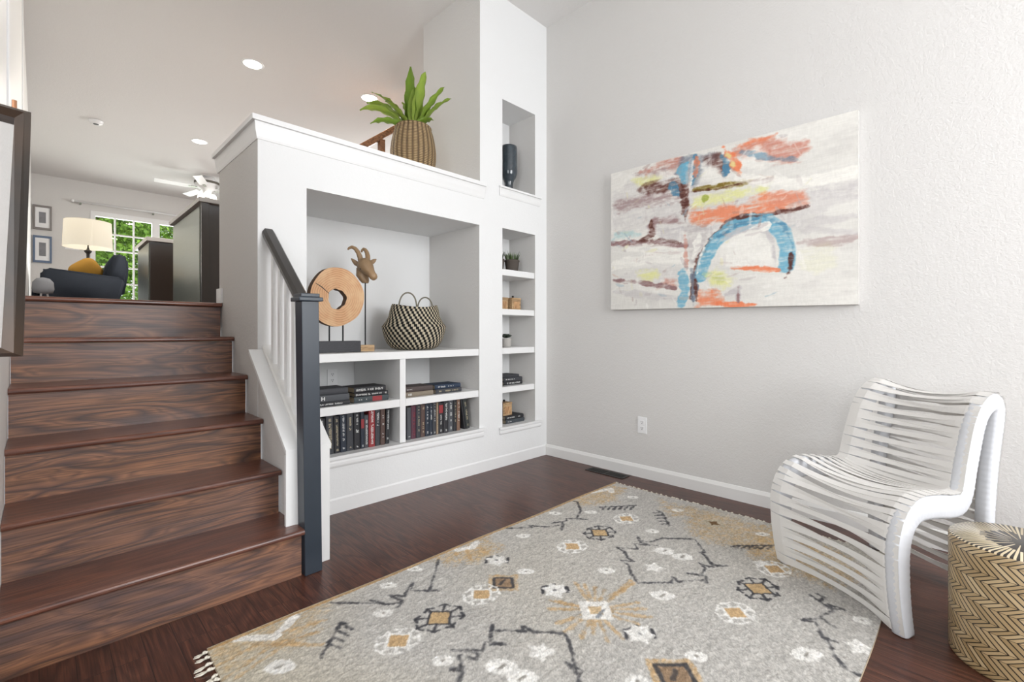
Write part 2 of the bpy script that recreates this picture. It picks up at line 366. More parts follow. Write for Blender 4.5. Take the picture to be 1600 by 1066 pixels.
# ---------------- staircase ----------------
R_, G_ = .2027, .2475; Y1 = 2.03
stair = thing('staircase', (.35, 2.6, 0), 'dark stained oak staircase of six steps climbing beside the white shelf wall', 'stairs')
for i in range(6):
    z = R_*(i+1); yf = Y1+G_*i; xr = .795 if i == 0 else .786
    yb = yf+G_+.045 if i < 5 else 3.345
    bm = BM(); n = 7; hz = .0125; prof = [(yb, z-2*hz)]
    for k in range(n+1):
        a = -PI/2-PI*k/n; prof.append((yf+hz+hz*math.cos(a), z-hz+hz*math.sin(a)))
    prof.append((yb, z))
    zoff = .0005 if i == 5 else 0
    pr = prism(bm, [(XL+.001, y, q+zoff) for y, q in prof], (xr-XL-.001, 0, 0))
    obj('tread', bm, M['tread'], stair)
    bm = box(BM(), XL+.001, xr-.003, yf+.03, yf+.048, R_*i+.0005 if i == 0 else R_*i-.002, z-.026)
    obj('riser', bm, M['riser'], stair)
# ---------------- knee wall, newel, rail ----------------
SL = R_/G_
PX0, PX1, PY0 = .79, .93, 2.13
def topz(y): return .535+(y-2.12)*SL
bm = BM(); prism(bm, [(PX0+.002, PY0, 0), (PX0+.002, YB-.001, 0), (PX0+.002, YB-.001, topz(YB)-.02), (PX0+.002, PY0, topz(PY0)-.02)], (PX1-PX0-.004, 0, 0)); st('wall_knee', bm, M['greige'], origin=(0,0,0))
bm = BM(); yy0 = 2.112
prism(bm, [(PX0-.043, yy0, topz(yy0)-.019), (PX0-.043, YB-.002, topz(YB)-.019), (PX0-.043, YB-.002, topz(YB)+.002), (PX0-.043, yy0, topz(yy0)+.002)], (PX1-PX0+.058, 0, 0))
prism(bm, [(PX0-.043, 2.112, R_+.001), (PX0-.001, 2.112, R_+.001), (PX0-.001, 2.112, .001), (PX1+.008, 2.112, .001), (PX1+.008, 2.112, topz(2.112)-.019), (PX0-.043, 2.112, topz(2.112)-.019)], (0, .017, 0))
st('trim_6', bm, M['trim'], origin=(0,0,0))
nw = thing('newel_post', (.834, 2.075, 0), 'square blue-black newel post with flat stepped cap at foot of the stairs', 'post')
ax = Vector((-.013, 0, 1)).normalized()
def leanbox(bm, hw, z0, z1, bev=.002):
    c = Vector((.8355, 2.074, 0)); a = c+ax*z0; e = c+ax*z1
    obox(bm, (a+e)/2, (1,0,.013), (0,1,0), ax, hw, hw, (z1-z0)/2, bev)
bm = BM(); leanbox(bm, .0365, .001, 1.172); obj('shaft', bm, M['navy_post'], nw)
bm = BM(); leanbox(bm, .051, 1.172, 1.190, .004); obj('cap_moulding', bm, M['navy_post'], nw)
bm = BM(); leanbox(bm, .040, 1.190, 1.206, .003); obj('cap', bm, M['navy_post'], nw)
bal = thing('stair_railing', (.85, 2.37, topz(2.37)), 'short black handrail over white square balusters beside the newel post', 'railing')
def railz(y): return 1.118+(y-2.113)*SL
bm = BM(); sec = [(-.028,-.004), (-.031,.010), (-.031,.022), (-.018,.040), (.018,.040), (.031,.022), (.031,.010), (.028,-.004)]
prism(bm, [(.842+a, 2.1115, railz(2.1115)+c) for a, c in sec], (0, YB-.002-2.1115, (YB-.002-2.1115)*SL)); obj('handrail', bm, M['black_rail'], bal)
bm = BM(); prism(bm, [(.842+a, 2.1115, topz(2.1115)+c) for a, c in ((-.032,.003),(-.032,.018),(-.026,.026),(.026,.026),(.032,.018),(.032,.003))], (0, YB-.002-2.1115, (YB-.002-2.1115)*SL)); obj('shoe_rail', bm, M['trim_warm'], bal)
for y in (2.165, 2.255, 2.345, 2.435, 2.525):
    bm = BM(); h = .0155
    vs0 = [(.842-h, y-h), (.842+h, y-h), (.842+h, y+h), (.842-h, y+h)]
    a = [bm.verts.new((x, q, topz(q)+.024)) for x, q in vs0]; e = [bm.verts.new((x, q, railz(q)+.0)) for x, q in vs0]
    bm.faces.new(a[::-1]); bm.faces.new(e)
    for i in range(4): bm.faces.new((a[i], a[(i+1)%4], e[(i+1)%4], e[i]))
    obj('baluster', bm, M['trim'], bal)

# ---------------- pigment fields for the canvas and the rug (painted into vertex colours by code) ----------------
class Field:
    def __init__(s, W, H, res, base, seed):
        s.nx, s.ny, s.res = int(W/res)+1, int(H/res)+1, res
        s.x = np.arange(s.nx)*res; s.y = np.arange(s.ny)*res
        s.c = np.zeros((s.ny, s.nx, 3)); s.c[:] = base
        s.g = np.random.RandomState(seed)
    def noise(s, sx, sy):
        """smooth value noise in -1..1 with cell sizes sx, sy (m)"""
        gx, gy = int(s.x[-1]/sx)+3, int(s.y[-1]/sy)+3
        r = s.g.rand(gy, gx)*2-1
        fx = s.x/sx; fy = s.y/sy; ix = fx.astype(int); iy = fy.astype(int)
        tx = fx-ix; ty = fy-iy; tx = tx*tx*(3-2*tx); ty = ty*ty*(3-2*ty)
        a = r[np.ix_(iy, ix)]; b = r[np.ix_(iy, ix+1)]; c = r[np.ix_(iy+1, ix)]; d = r[np.ix_(iy+1, ix+1)]
        return (a*(1-tx)+b*tx)*(1-ty)[:, None]+(c*(1-tx)+d*tx)*ty[:, None]
    def win(s, pts, m):
        P = np.array(pts); x0, y0 = P.min(0)-m; x1, y1 = P.max(0)+m
        i0 = max(0, int(x0/s.res)); i1 = min(s.nx, int(x1/s.res)+2); j0 = max(0, int(y0/s.res)); j1 = min(s.ny, int(y1/s.res)+2)
        return i0, i1, j0, j1
    def sd(s, pts, i0, i1, j0, j1, closed):
        X, Y = np.meshgrid(s.x[i0:i1], s.y[j0:j1]); D = np.full(X.shape, 9.); ins = np.zeros(X.shape, bool)
        n = len(pts)
        for k in range(n if closed else n-1):
            (ax_, ay), (bx, by) = pts[k], pts[(k+1) % n]; dx, dy = bx-ax_, by-ay; L = dx*dx+dy*dy+1e-12
            t = np.clip(((X-ax_)*dx+(Y-ay)*dy)/L, 0, 1); D = np.minimum(D, np.hypot(X-ax_-t*dx, Y-ay-t*dy))
            if closed and abs(dy) > 1e-12:
                cr = ((ay > Y) != (by > Y)) & (X < dx*(Y-ay)/dy+ax_); ins ^= cr
        return np.where(ins, -D, D) if closed else D
    def put(s, d, w, col, a, edge, i0, i1, j0, j1, nz, vary=.0, var=None):
        al = np.clip((w-d+nz)/edge+.5, 0, 1)*a
        if var is not None: al = al*var
        c = np.array(col)[None, None, :]
        s.c[j0:j1, i0:i1] = s.c[j0:j1, i0:i1]*(1-al[..., None])+c*al[..., None]
    def stroke(s, pts, w, col, a=1., edge=.006, nz=None, namp=.004, var=None, taper=False):
        if len(pts) == 1: pts = pts*2
        i0, i1, j0, j1 = s.win(pts, w+.05)
        if i1-i0 < 2 or j1-j0 < 2: return
        if taper:
            X, Y = np.meshgrid(s.x[i0:i1], s.y[j0:j1]); D = np.full(X.shape, 9.); TT = np.zeros(X.shape); seg = [math.hypot(q[0]-p[0], q[1]-p[1]) for p, q in zip(pts, pts[1:])]; tot = sum(seg)+1e-9; acc = 0
            for (p, q), L_ in zip(zip(pts, pts[1:]), seg):
                dx, dy = q[0]-p[0], q[1]-p[1]; t = np.clip(((X-p[0])*dx+(Y-p[1])*dy)/(L_*L_+1e-12), 0, 1); d_ = np.hypot(X-p[0]-t*dx, Y-p[1]-t*dy); m_ = d_ < D
                D = np.where(m_, d_, D); TT = np.where(m_, (acc+t*L_)/tot, TT); acc += L_
            ww = w/2*(.22+.78*np.clip(np.sin(PI*np.clip(TT*.94+.04, 0, 1)), 0, 1)**.55)
            s.put(D-ww, 0, col, a, edge, i0, i1, j0, j1, nz[j0:j1, i0:i1]*namp, 0, None if var is None else var[j0:j1, i0:i1]); return
        s.put(s.sd(pts, i0, i1, j0, j1, False), w/2, col, a, edge, i0, i1, j0, j1, nz[j0:j1, i0:i1]*namp, 0, None if var is None else var[j0:j1, i0:i1])
    def blob(s, pts, col, a=1., edge=.01, nz=None, namp=.015, var=None):
        i0, i1, j0, j1 = s.win(pts, .06)
        if i1-i0 < 2 or j1-j0 < 2: return
        s.put(s.sd(pts, i0, i1, j0, j1, True), 0, col, a, edge, i0, i1, j0, j1, nz[j0:j1, i0:i1]*namp, 0, None if var is None else var[j0:j1, i0:i1])
def grid_obj(name, F, posf, mat, parent, height=None):
    ny, nx = F.ny, F.nx
    X, Y = np.meshgrid(F.x, F.y); P = posf(X, Y).reshape(-1, 3)
    org = np.array(ORG[parent.name]); P = P-org
    idx = np.arange(ny*nx).reshape(ny, nx)
    q = np.stack([idx[:-1, :-1], idx[:-1, 1:], idx[1:, 1:], idx[1:, :-1]], -1).reshape(-1, 4)
    me = bpy.data.meshes.new(name); me.vertices.add(len(P)); me.vertices.foreach_set('co', P.astype(np.float32).ravel())
    me.loops.add(q.size); me.loops.foreach_set('vertex_index', q.astype(np.int32).ravel())
    me.polygons.add(len(q)); me.polygons.foreach_set('loop_start', (np.arange(len(q))*4).astype(np.int32)); me.update(calc_edges=True)
    at = me.color_attributes.new('pigment', 'FLOAT_COLOR', 'POINT')
    C4 = np.ones((len(P), 4), np.float32); c = np.clip(F.c.reshape(-1, 3), 0, 1)
    C4[:, :3] = np.where(c <= .04045, c/12.92, ((c+.055)/1.055)**2.4); at.data.foreach_set('color', C4.ravel())
    me.materials.append(mat); me.polygons.foreach_set('use_smooth', [True]*len(q))
    o = bpy.data.objects.new(name, me); COL.objects.link(o); o.parent = parent; return o
def pigment_mat(name, rough, bumpf=None, spec=.3, mul=None):
    t = NT(name); t.set(rough, 0, spec); a = t.n('ShaderNodeAttribute', attribute_name='pigment')
    c = a.outputs['Color']; v = t.coord()
    if mul: c = mul(t, c, v)
    t.col(c)
    if bumpf: bumpf(t, v)
    return t.m
RUG_OPS=[
 ('goldpatch',[(2.321,1.147),(2.304,1.037),(2.334,0.86),(2.328,0.677),(2.331,0.527),(2.148,0.428),(1.973,0.38),(1.977,0.599),(1.925,0.692),(1.968,0.776),(2.16,0.898),(2.11,0.974)]),
 ('goldpatch',[(2.35,0.529),(2.243,0.186),(2.078,0.073),(1.848,0.169),(1.866,0.342),(1.918,0.446),(2.0,0.536)]),
 ('goldpatch',[(-0.002,1.508),(0.212,1.494),(0.394,1.505),(0.316,1.409),(0.22,1.336),(0.082,1.423),(0.018,1.362),(-0.0,1.396)]),
 ('goldpatch',[(1.935,1.52),(2.316,1.501),(2.331,1.416),(2.099,1.325),(1.883,1.425)]),
 ('goldpatch',[(0.887,1.495),(0.991,1.511),(1.205,1.486),(1.174,1.364),(1.01,1.355),(0.902,1.432)]),
 ('whiteband',[(0.084,1.512),(0.179,1.431),(0.268,1.498)]),
 ('whiteband',[(1.008,1.495),(1.074,1.465),(1.125,1.488)]),
 ('whiteband',[(2.11,1.515),(2.265,1.468),(2.214,1.431)]),
 ('goldray',[(-0.03,1.41),(0.112,1.427)]),
 ('goldray',[(0.004,1.333),(0.127,1.378)]),
 ('goldray',[(0.038,1.313),(0.191,1.365)]),
 ('goldray',[(0.162,1.394),(0.293,1.354)]),
 ('goldray',[(0.209,1.438),(0.341,1.405)]),
 ('goldray',[(0.116,1.44),(0.278,1.279)]),
 ('goldray',[(0.984,1.483),(0.955,1.411)]),
 ('goldray',[(1.041,1.462),(0.995,1.371)]),
 ('goldray',[(1.099,1.44),(1.09,1.377)]),
 ('goldray',[(1.07,0.754),(1.17,0.927)]),
 ('goldray',[(1.07,0.754),(1.184,0.887)]),
 ('goldray',[(1.07,0.754),(1.197,0.847)]),
 ('goldray',[(1.07,0.754),(1.209,0.809)]),
 ('goldray',[(1.07,0.754),(1.343,0.754)]),
 ('goldray',[(1.07,0.754),(1.226,0.67)]),
 ('goldray',[(1.07,0.754),(1.21,0.63)]),
 ('goldray',[(1.07,0.754),(1.177,0.587)]),
 ('goldray',[(1.07,0.754),(1.11,0.603)]),
 ('goldray',[(1.07,0.754),(1.002,0.596)]),
 ('goldray',[(1.07,0.754),(0.956,0.625)]),
 ('goldray',[(1.07,0.754),(0.953,0.682)]),
 ('goldray',[(1.07,0.754),(0.907,0.7)]),
 ('goldray',[(1.07,0.754),(0.89,0.755)]),
 ('goldray',[(1.07,0.754),(0.909,0.804)]),
 ('goldray',[(1.07,0.754),(0.955,0.878)]),
 ('goldray',[(1.07,0.754),(0.999,0.909)]),
 ('goldray',[(1.07,0.754),(1.016,0.88)]),
 ('goldray',[(1.343,0.754),(1.175,0.769)]),
 ('goldray',[(1.346,0.773),(1.167,0.753)]),
 ('whitesq',[(1.07,0.754)]),
 ('brownsq',[(0.965,1.133)]),
 ('brownsq2',[(0.965,0.391)]),
 ('whitesq2',[(2.178,0.764)]),
 ('dark',[(1.746,0.976),(1.705,0.946),(1.719,0.9),(1.812,0.87),(1.917,0.752),(1.82,0.662),(1.795,0.67),(1.775,0.638),(1.719,0.587),(1.759,0.541),(1.696,0.589),(1.694,0.638),(1.669,0.6),(1.606,0.589),(1.575,0.634),(1.603,0.572),(1.551,0.545),(1.569,0.568),(1.478,0.632),(1.495,0.662),(1.451,0.651),(1.347,0.745),(1.403,0.807),(1.452,0.849),(1.468,0.896),(1.497,0.851),(1.508,0.889),(1.549,0.934),(1.562,0.982),(1.617,0.902),(1.655,0.937),(1.715,0.858),(1.689,0.923),(1.746,0.976)]),
 ('dark',[(0.737,0.966),(0.717,0.938),(0.744,0.917),(0.793,0.857),(0.804,0.88),(0.815,0.831),(0.884,0.751),(0.851,0.704),(0.794,0.645),(0.765,0.613),(0.778,0.661),(0.784,0.609),(0.737,0.583)]),
 ('dark',[(0.737,0.962),(0.661,0.894),(0.698,0.857),(0.66,0.912),(0.623,0.889),(0.558,0.96),(0.607,0.889),(0.586,0.87),(0.558,0.922),(0.525,0.869),(0.501,0.893),(0.521,0.858),(0.485,0.836)]),
 ('dark',[(0.4,1.493),(0.519,1.375),(0.515,1.406),(0.543,1.344),(0.59,1.308),(0.563,1.289),(0.603,1.319),(0.583,1.386),(0.626,1.339),(0.646,1.361),(0.699,1.399),(0.665,1.355),(0.745,1.274),(0.722,1.31),(0.888,1.478)]),
 ('dark',[(1.345,1.505),(1.446,1.422),(1.456,1.449),(1.509,1.373),(1.599,1.328),(1.54,1.297),(1.62,1.354),(1.56,1.39),(1.647,1.35),(1.674,1.371),(1.742,1.279),(1.713,1.332),(1.82,1.378),(1.917,1.478),(1.911,1.501)]),
 ('dark',[(1.744,0.222),(1.691,0.147),(1.718,0.109),(1.72,0.152),(1.679,0.137),(1.603,0.16),(1.573,0.109),(1.594,0.158),(1.539,0.203),(1.557,0.165),(1.48,0.127),(1.485,0.086),(1.477,0.112),(1.397,0.073),(1.355,0.036),(1.355,-0.0)]),
 ('dark',[(1.771,0.207),(1.765,0.177),(1.722,0.185)]),
 ('dark',[(1.965,0.591),(2.004,0.572),(2.028,0.544),(2.139,0.437)]),
 ('dark',[(2.006,0.566),(1.953,0.569)]),
 ('dark',[(2.028,0.545),(1.974,0.548)]),
 ('dark',[(2.049,0.523),(1.995,0.526)]),
 ('dark',[(2.071,0.502),(2.016,0.505)]),
 ('dark',[(2.092,0.48),(2.038,0.484)]),
 ('dark',[(2.114,0.458),(2.059,0.462)]),
 ('dark',[(0.25,1.223),(0.292,1.264),(0.375,1.35),(0.387,1.328)]),
 ('dark',[(0.372,1.343),(0.386,1.289)]),
 ('dark',[(0.346,1.318),(0.36,1.266)]),
 ('dark',[(0.321,1.294),(0.336,1.243)]),
 ('dark',[(0.297,1.271),(0.312,1.222)]),
 ('dark',[(2.131,1.069),(2.121,1.031),(1.978,0.916)]),
 ('dark',[(2.116,1.045),(2.087,1.066)]),
 ('dark',[(2.085,1.016),(2.056,1.036)]),
 ('dark',[(2.055,0.987),(2.026,1.008)]),
 ('dark',[(2.025,0.96),(1.998,0.981)]),
 ('dark',[(1.997,0.934),(1.97,0.954)]),
 ('dark',[(1.945,1.331),(2.122,1.195)]),
 ('dark',[(1.982,1.314),(1.925,1.299)]),
 ('dark',[(2.005,1.291),(1.948,1.276)]),
 ('dark',[(2.029,1.268),(1.97,1.253)]),
 ('dark',[(2.052,1.245),(1.993,1.231)]),
 ('dark',[(2.075,1.222),(2.016,1.208)]),
 ('dark',[(2.098,1.199),(2.038,1.185)]),
 ('oval',[(1.344,1.379)]),
 ('oval',[(1.686,1.461)]),
 ('oval',[(1.845,1.327)]),
 ('oval',[(2.232,1.284)]),
 ('oval',[(1.342,0.891)]),
 ('oval',[(1.096,1.129)]),
 ('oval',[(1.091,0.382)]),
 ('oval',[(1.689,0.049)]),
 ('oval',[(0.617,0.795)]),
 ('oval',[(0.628,0.715)]),
 ('oval',[(0.866,0.462)]),
 ('oval',[(1.344,1.379)]),
 ('oval',[(0.618,1.454)]),
 ('oval',[(0.766,1.491)]),
 ('oval',[(1.096,1.129)]),
 ('oval',[(0.508,0.94)]),
 ('oval',[(0.511,1.297)]),
 ('oval',[(0.767,0.745)]),
 ('oval',[(2.22,0.988)]),
 ('oval',[(2.22,0.535)]),
 ('oval',[(1.849,1.324)]),
 ('oval',[(1.853,0.948)]),
 ('oval',[(2.234,1.283)]),
 ('oval2',[(1.34,0.627)]),
 ('oval2',[(1.343,0.139)]),
 ('oval2',[(1.692,0.802)]),
 ('oval2',[(1.698,0.716)]),
 ('oval2',[(0.143,1.27)]),
 ('oval2',[(0.619,0.792)]),
 ('oval2',[(0.632,0.715)]),
 ('wblob',[(1.507,0.029)]),
 ('wblob',[(1.881,0.434)]),
 ('wblob',[(1.513,0.763)]),
 ('wblob',[(0.752,0.752)]),
 ('flower',[(1.905,1.13)]),
 ('flower',[(1.426,1.137)]),
 ('flower',[(1.42,0.386)]),
 ('flower',[(1.871,0.382)]),
 ('flower',[(0.846,1.135)]),
 ('flower',[(0.465,1.122)]),
 ('cross',[(1.648,1.133)]),
 ('cross',[(1.654,0.383)]),
 ('cross',[(0.639,1.13)]),
 ('bwflower',[(1.067,0.946)]),
 ('bwflower',[(1.067,0.569)]),
 ('bwflower',[(1.077,1.288)]),
 ('bwflower',[(1.067,0.947)]),
]
PAINT_OPS=[
 ('b',(0.76,0.74,0.74),0,0.55,0.5,[(0.013,0.123),(0.555,0.055),(0.806,0.268),(1.128,0.391),(1.502,0.376),(1.502,0.46),(1.231,0.513),(0.781,0.544),(0.013,0.441)]),
 ('b',(0.55,0.42,0.42),0,0.9,0.5,[(0.256,0.042),(0.541,0.018),(0.513,0.113),(0.208,0.06)]),
 ('b',(0.78,0.52,0.45),0,1.0,0.5,[(0.24,0.045),(0.365,0.017),(0.541,0.011),(0.499,0.083),(0.396,0.052),(0.288,0.077)]),
 ('b',(0.88,0.88,0.6),0,1.0,0.5,[(0.183,0.076),(0.335,0.081),(0.411,0.118),(0.304,0.138),(0.208,0.111)]),
 ('b',(0.93,0.92,0.89),0,1.0,0.5,[(0.35,0.049),(0.513,0.079),(0.513,0.14),(0.411,0.125)]),
 ('b',(0.55,0.42,0.42),0,0.7,0.5,[(0.013,0.229),(0.288,0.221),(0.541,0.241),(0.541,0.295),(0.074,0.285)]),
 ('b',(0.33,0.17,0.14),0,1.0,0.5,[(0.248,0.17),(0.365,0.144),(0.513,0.14),(0.597,0.199),(0.569,0.26),(0.411,0.202),(0.319,0.198)]),
 ('b',(0.78,0.52,0.45),0,1.0,0.5,[(0.843,0.029),(1.118,0.012),(1.123,0.043),(1.271,0.112),(1.276,0.159),(1.191,0.206),(1.107,0.186),(0.997,0.123),(0.904,0.088)]),
 ('b',(0.9,0.5,0.34),0,1.0,0.5,[(0.88,0.013),(1.118,0.012),(1.118,0.033),(0.904,0.045)]),
 ('b',(0.78,0.52,0.45),0,0.6,0.5,[(0.985,0.048),(1.128,0.05),(1.261,0.127),(1.221,0.202),(1.107,0.168)]),
 ('b',(0.93,0.92,0.89),0,1.0,0.5,[(0.927,0.131),(1.008,0.066),(1.085,0.181),(1.019,0.214),(0.927,0.181)]),
 ('s',(0.3,0.5,0.62),0.03,0.6,0.5,[(0.927,0.075),(1.085,0.151),(1.231,0.193)]),
 ('b',(0.42,0.46,0.52),0,0.9,0.5,[(0.555,0.015),(0.73,0.019),(0.831,0.057),(0.73,0.097),(0.624,0.231),(0.513,0.113)]),
 ('b',(0.33,0.17,0.14),0,0.9,0.5,[(0.678,0.032),(0.806,0.032),(0.843,0.111),(0.831,0.222),(0.769,0.131),(0.704,0.09)]),
 ('s',(0.42,0.66,0.76),0.06,1.0,0.5,[(0.548,0.094),(0.569,0.166)]),
 ('s',(0.3,0.5,0.62),0.07,1.0,0.5,[(0.484,0.189),(0.513,0.236)]),
 ('s',(0.3,0.5,0.62),0.05,1.0,0.5,[(0.638,0.022),(0.611,0.201)]),
 ('s',(0.3,0.5,0.62),0.045,1.0,0.5,[(0.806,0.064),(0.843,0.124),(0.819,0.207)]),
 ('s',(0.93,0.92,0.89),0.02,1.0,0.5,[(0.624,0.058),(0.597,0.239)]),
 ('s',(0.76,0.74,0.74),0.04,0.6,0.5,[(0.611,0.042),(0.583,0.196)]),
 ('s',(0.42,0.66,0.76),0.03,1.0,0.5,[(0.583,0.062),(0.555,0.123)]),
 ('b',(0.93,0.92,0.89),0,1.0,0.5,[(0.678,0.084),(0.769,0.144),(0.806,0.204),(0.678,0.196)]),
 ('s',(0.9,0.5,0.34),0.035,0.8,0.5,[(0.651,0.038),(0.638,0.154)]),
 ('s',(0.9,0.5,0.34),0.05,1.0,0.5,[(0.819,0.022),(0.88,0.12),(0.916,0.209)]),
 ('s',(0.88,0.88,0.6),0.02,0.8,0.5,[(0.831,0.045),(0.88,0.145)]),
 ('s',(0.33,0.17,0.14),0.05,1.0,0.5,[(0.541,0.201),(0.569,0.301),(0.555,0.379)]),
 ('s',(0.33,0.17,0.14),0.035,0.8,0.5,[(0.59,0.237),(0.569,0.435)]),
 ('s',(0.55,0.42,0.42),0.04,0.9,0.5,[(0.962,0.262),(1.096,0.272)]),
 ('s',(0.45,0.36,0.08),0.05,1.0,0.5,[(0.624,0.244),(0.781,0.256),(0.951,0.26),(0.997,0.251)]),
 ('s',(0.33,0.17,0.14),0.02,1.0,0.5,[(0.611,0.255),(0.781,0.269),(0.974,0.258),(1.096,0.261)]),
 ('b',(0.88,0.88,0.6),0,1.0,0.5,[(0.624,0.284),(0.904,0.281),(1.085,0.3),(1.053,0.341),(0.678,0.36),(0.611,0.348)]),
 ('s',(0.62,0.66,0.3),0.04,1.0,0.5,[(0.704,0.286),(0.698,0.337)]),
 ('b',(0.9,0.5,0.34),0,1.0,0.5,[(0.59,0.385),(0.904,0.387),(1.019,0.347),(1.251,0.38),(1.261,0.427),(1.074,0.464),(0.904,0.499),(0.651,0.474),(0.59,0.432)]),
 ('b',(0.78,0.52,0.45),0,0.5,0.5,[(1.074,0.357),(1.261,0.37),(1.256,0.438),(1.085,0.419)]),
 ('b',(0.76,0.74,0.74),0,0.8,0.5,[(1.261,0.37),(1.497,0.364),(1.497,0.449),(1.281,0.408)]),
 ('s',(0.93,0.92,0.89),0.06,1.0,0.5,[(0.904,0.225),(1.231,0.33),(1.493,0.321)]),
 ('s',(0.33,0.17,0.14),0.022,0,0.5,[(0.484,0.683),(0.651,0.685),(0.73,0.602),(0.831,0.5),(0.951,0.463),(1.074,0.488),(1.271,0.469)]),
 ('s',(0.33,0.17,0.14),0.03,1.0,0.5,[(1.271,0.465),(1.16,0.473),(1.096,0.48),(0.951,0.469),(0.831,0.5),(0.73,0.589),(0.651,0.699),(0.624,0.829),(0.611,0.948)]),
 ('b',(0.55,0.42,0.42),0,0.9,0.5,[(0.272,0.419),(0.35,0.388),(0.513,0.406),(0.583,0.464),(0.365,0.432),(0.35,0.515),(0.304,0.495)]),
 ('s',(0.33,0.17,0.14),0.04,1.0,0.5,[(0.319,0.411),(0.335,0.499),(0.208,0.54)]),
 ('s',(0.55,0.42,0.42),0.05,1.0,0.5,[(0.013,0.517),(0.365,0.559),(0.583,0.605)]),
 ('s',(0.33,0.17,0.14),0.022,1.0,0.5,[(0.208,0.526),(0.396,0.535),(0.541,0.58)]),
 ('b',(0.76,0.74,0.74),0,0.8,0.5,[(0.365,0.446),(0.555,0.46),(0.569,0.583),(0.381,0.561)]),
 ('b',(0.68,0.8,0.8),0,0.9,0.5,[(0.013,0.441),(0.208,0.438),(0.256,0.488),(0.013,0.502)]),
 ('s',(0.93,0.92,0.89),0.03,1.0,0.5,[(0.125,0.568),(0.304,0.566),(0.513,0.617)]),
 ('s',(0.93,0.92,0.89),0.03,1.0,0.5,[(0.125,0.568),(0.304,0.616),(0.541,0.627)]),
 ('s',(0.55,0.42,0.42),0.015,1.0,0.5,[(0.159,0.667),(0.365,0.629),(0.541,0.641)]),
 ('s',(0.93,0.92,0.89),0.08,1.0,0.5,[(0.022,0.685),(0.365,0.658),(0.541,0.675)]),
 ('b',(0.76,0.74,0.74),0,0.4,0.5,[(0.013,0.775),(0.365,0.7),(0.541,0.729),(0.555,0.865),(0.208,0.817)]),
 ('b',(0.88,0.88,0.6),0,1.0,0.5,[(0.216,0.752),(0.365,0.742),(0.411,0.801),(0.304,0.837),(0.224,0.803)]),
 ('b',(0.78,0.52,0.45),0,0.8,0.5,[(0.411,0.787),(0.513,0.822),(0.499,0.876),(0.411,0.843)]),
 ('s',(0.55,0.42,0.42),0.035,1.0,0.5,[(0.022,0.791),(0.272,0.828),(0.499,0.882)]),
 ('s',(0.76,0.74,0.74),0.05,0.6,0.5,[(0.022,0.881),(0.365,0.925),(0.541,0.946)]),
 ('b',(0.6,0.56,0.57),0,0.45,0.5,[(0.555,0.46),(0.73,0.486),(0.73,0.589),(0.624,0.736),(0.555,0.595)]),
 ('s',(0.93,0.92,0.89),0.05,1.0,0.5,[(0.665,0.529),(0.651,0.606),(0.624,0.683)]),
 ('s',(0.42,0.66,0.76),0.085,1.0,0.25,[(0.671,0.806),(0.704,0.691),(0.769,0.594),(0.856,0.529),(0.974,0.497),(1.074,0.512),(1.149,0.594),(1.175,0.69),(1.165,0.782)]),
 ('s',(0.3,0.5,0.62),0.02,0.8,0.5,[(0.781,0.57),(0.904,0.511),(1.053,0.485),(1.149,0.547),(1.201,0.67),(1.191,0.807)]),
 ('s',(0.93,0.92,0.89),0.014,1.0,0.5,[(0.704,0.599),(0.665,0.7),(0.651,0.791)]),
 ('s',(0.33,0.17,0.14),0.018,1.0,0.5,[(1.191,0.703),(1.186,0.807),(1.16,0.851)]),
 ('s',(0.33,0.17,0.14),0.012,1.0,0.5,[(0.904,0.467),(1.041,0.477)]),
 ('b',(0.93,0.92,0.89),0,1.0,0.5,[(0.794,0.623),(0.904,0.561),(1.019,0.552),(1.096,0.646),(1.107,0.765),(0.904,0.772),(0.806,0.751)]),
 ('s',(0.76,0.74,0.74),0.03,0.9,0.5,[(0.781,0.608),(0.904,0.548),(1.03,0.542),(1.096,0.634),(1.112,0.777)]),
 ('s',(0.93,0.92,0.89),0.01,1.0,0.8,[(0.974,0.546),(1.074,0.524)]),
 ('s',(0.93,0.92,0.89),0.01,1.0,0.8,[(0.997,0.573),(1.085,0.538)]),
 ('b',(0.88,0.88,0.6),0,1.0,0.5,[(0.678,0.78),(0.781,0.749),(0.88,0.833),(0.831,0.905),(0.73,0.875)]),
 ('b',(0.62,0.66,0.3),0,0.6,0.5,[(0.73,0.81),(0.806,0.79),(0.831,0.842),(0.781,0.865)]),
 ('s',(0.9,0.5,0.34),0.03,1.0,0.5,[(0.868,0.775),(1.128,0.802)]),
 ('b',(0.9,0.5,0.34),0,1.0,0.5,[(0.651,0.903),(0.781,0.89),(0.806,0.993),(0.651,1.002)]),
 ('s',(0.9,0.5,0.34),0.04,1.0,0.5,[(0.781,0.993),(0.927,1.003),(1.008,1.002)]),
 ('s',(0.76,0.74,0.74),0.04,1.0,0.5,[(0.831,0.931),(0.904,0.909),(0.904,0.971)]),
 ('s',(0.55,0.42,0.42),0.01,1.0,0.5,[(0.904,0.896),(0.904,0.984)]),
 ('s',(0.42,0.66,0.76),0.06,0.9,0.5,[(0.555,0.784),(0.569,0.893),(0.541,0.986)]),
 ('s',(0.42,0.46,0.52),0.04,1.0,0.5,[(0.611,0.761),(0.638,0.87),(0.624,0.988)]),
 ('s',(0.33,0.17,0.14),0.014,1.0,0.5,[(0.638,0.83),(0.645,0.976)]),
 ('s',(0.78,0.52,0.45),0.02,0.7,0.5,[(0.569,0.516),(0.583,0.773)]),
 ('s',(0.76,0.74,0.74),0.05,0.6,0.5,[(1.191,0.553),(1.497,0.555)]),
 ('s',(0.55,0.42,0.42),0.05,0.45,0.5,[(1.221,0.661),(1.376,0.668),(1.497,0.661)]),
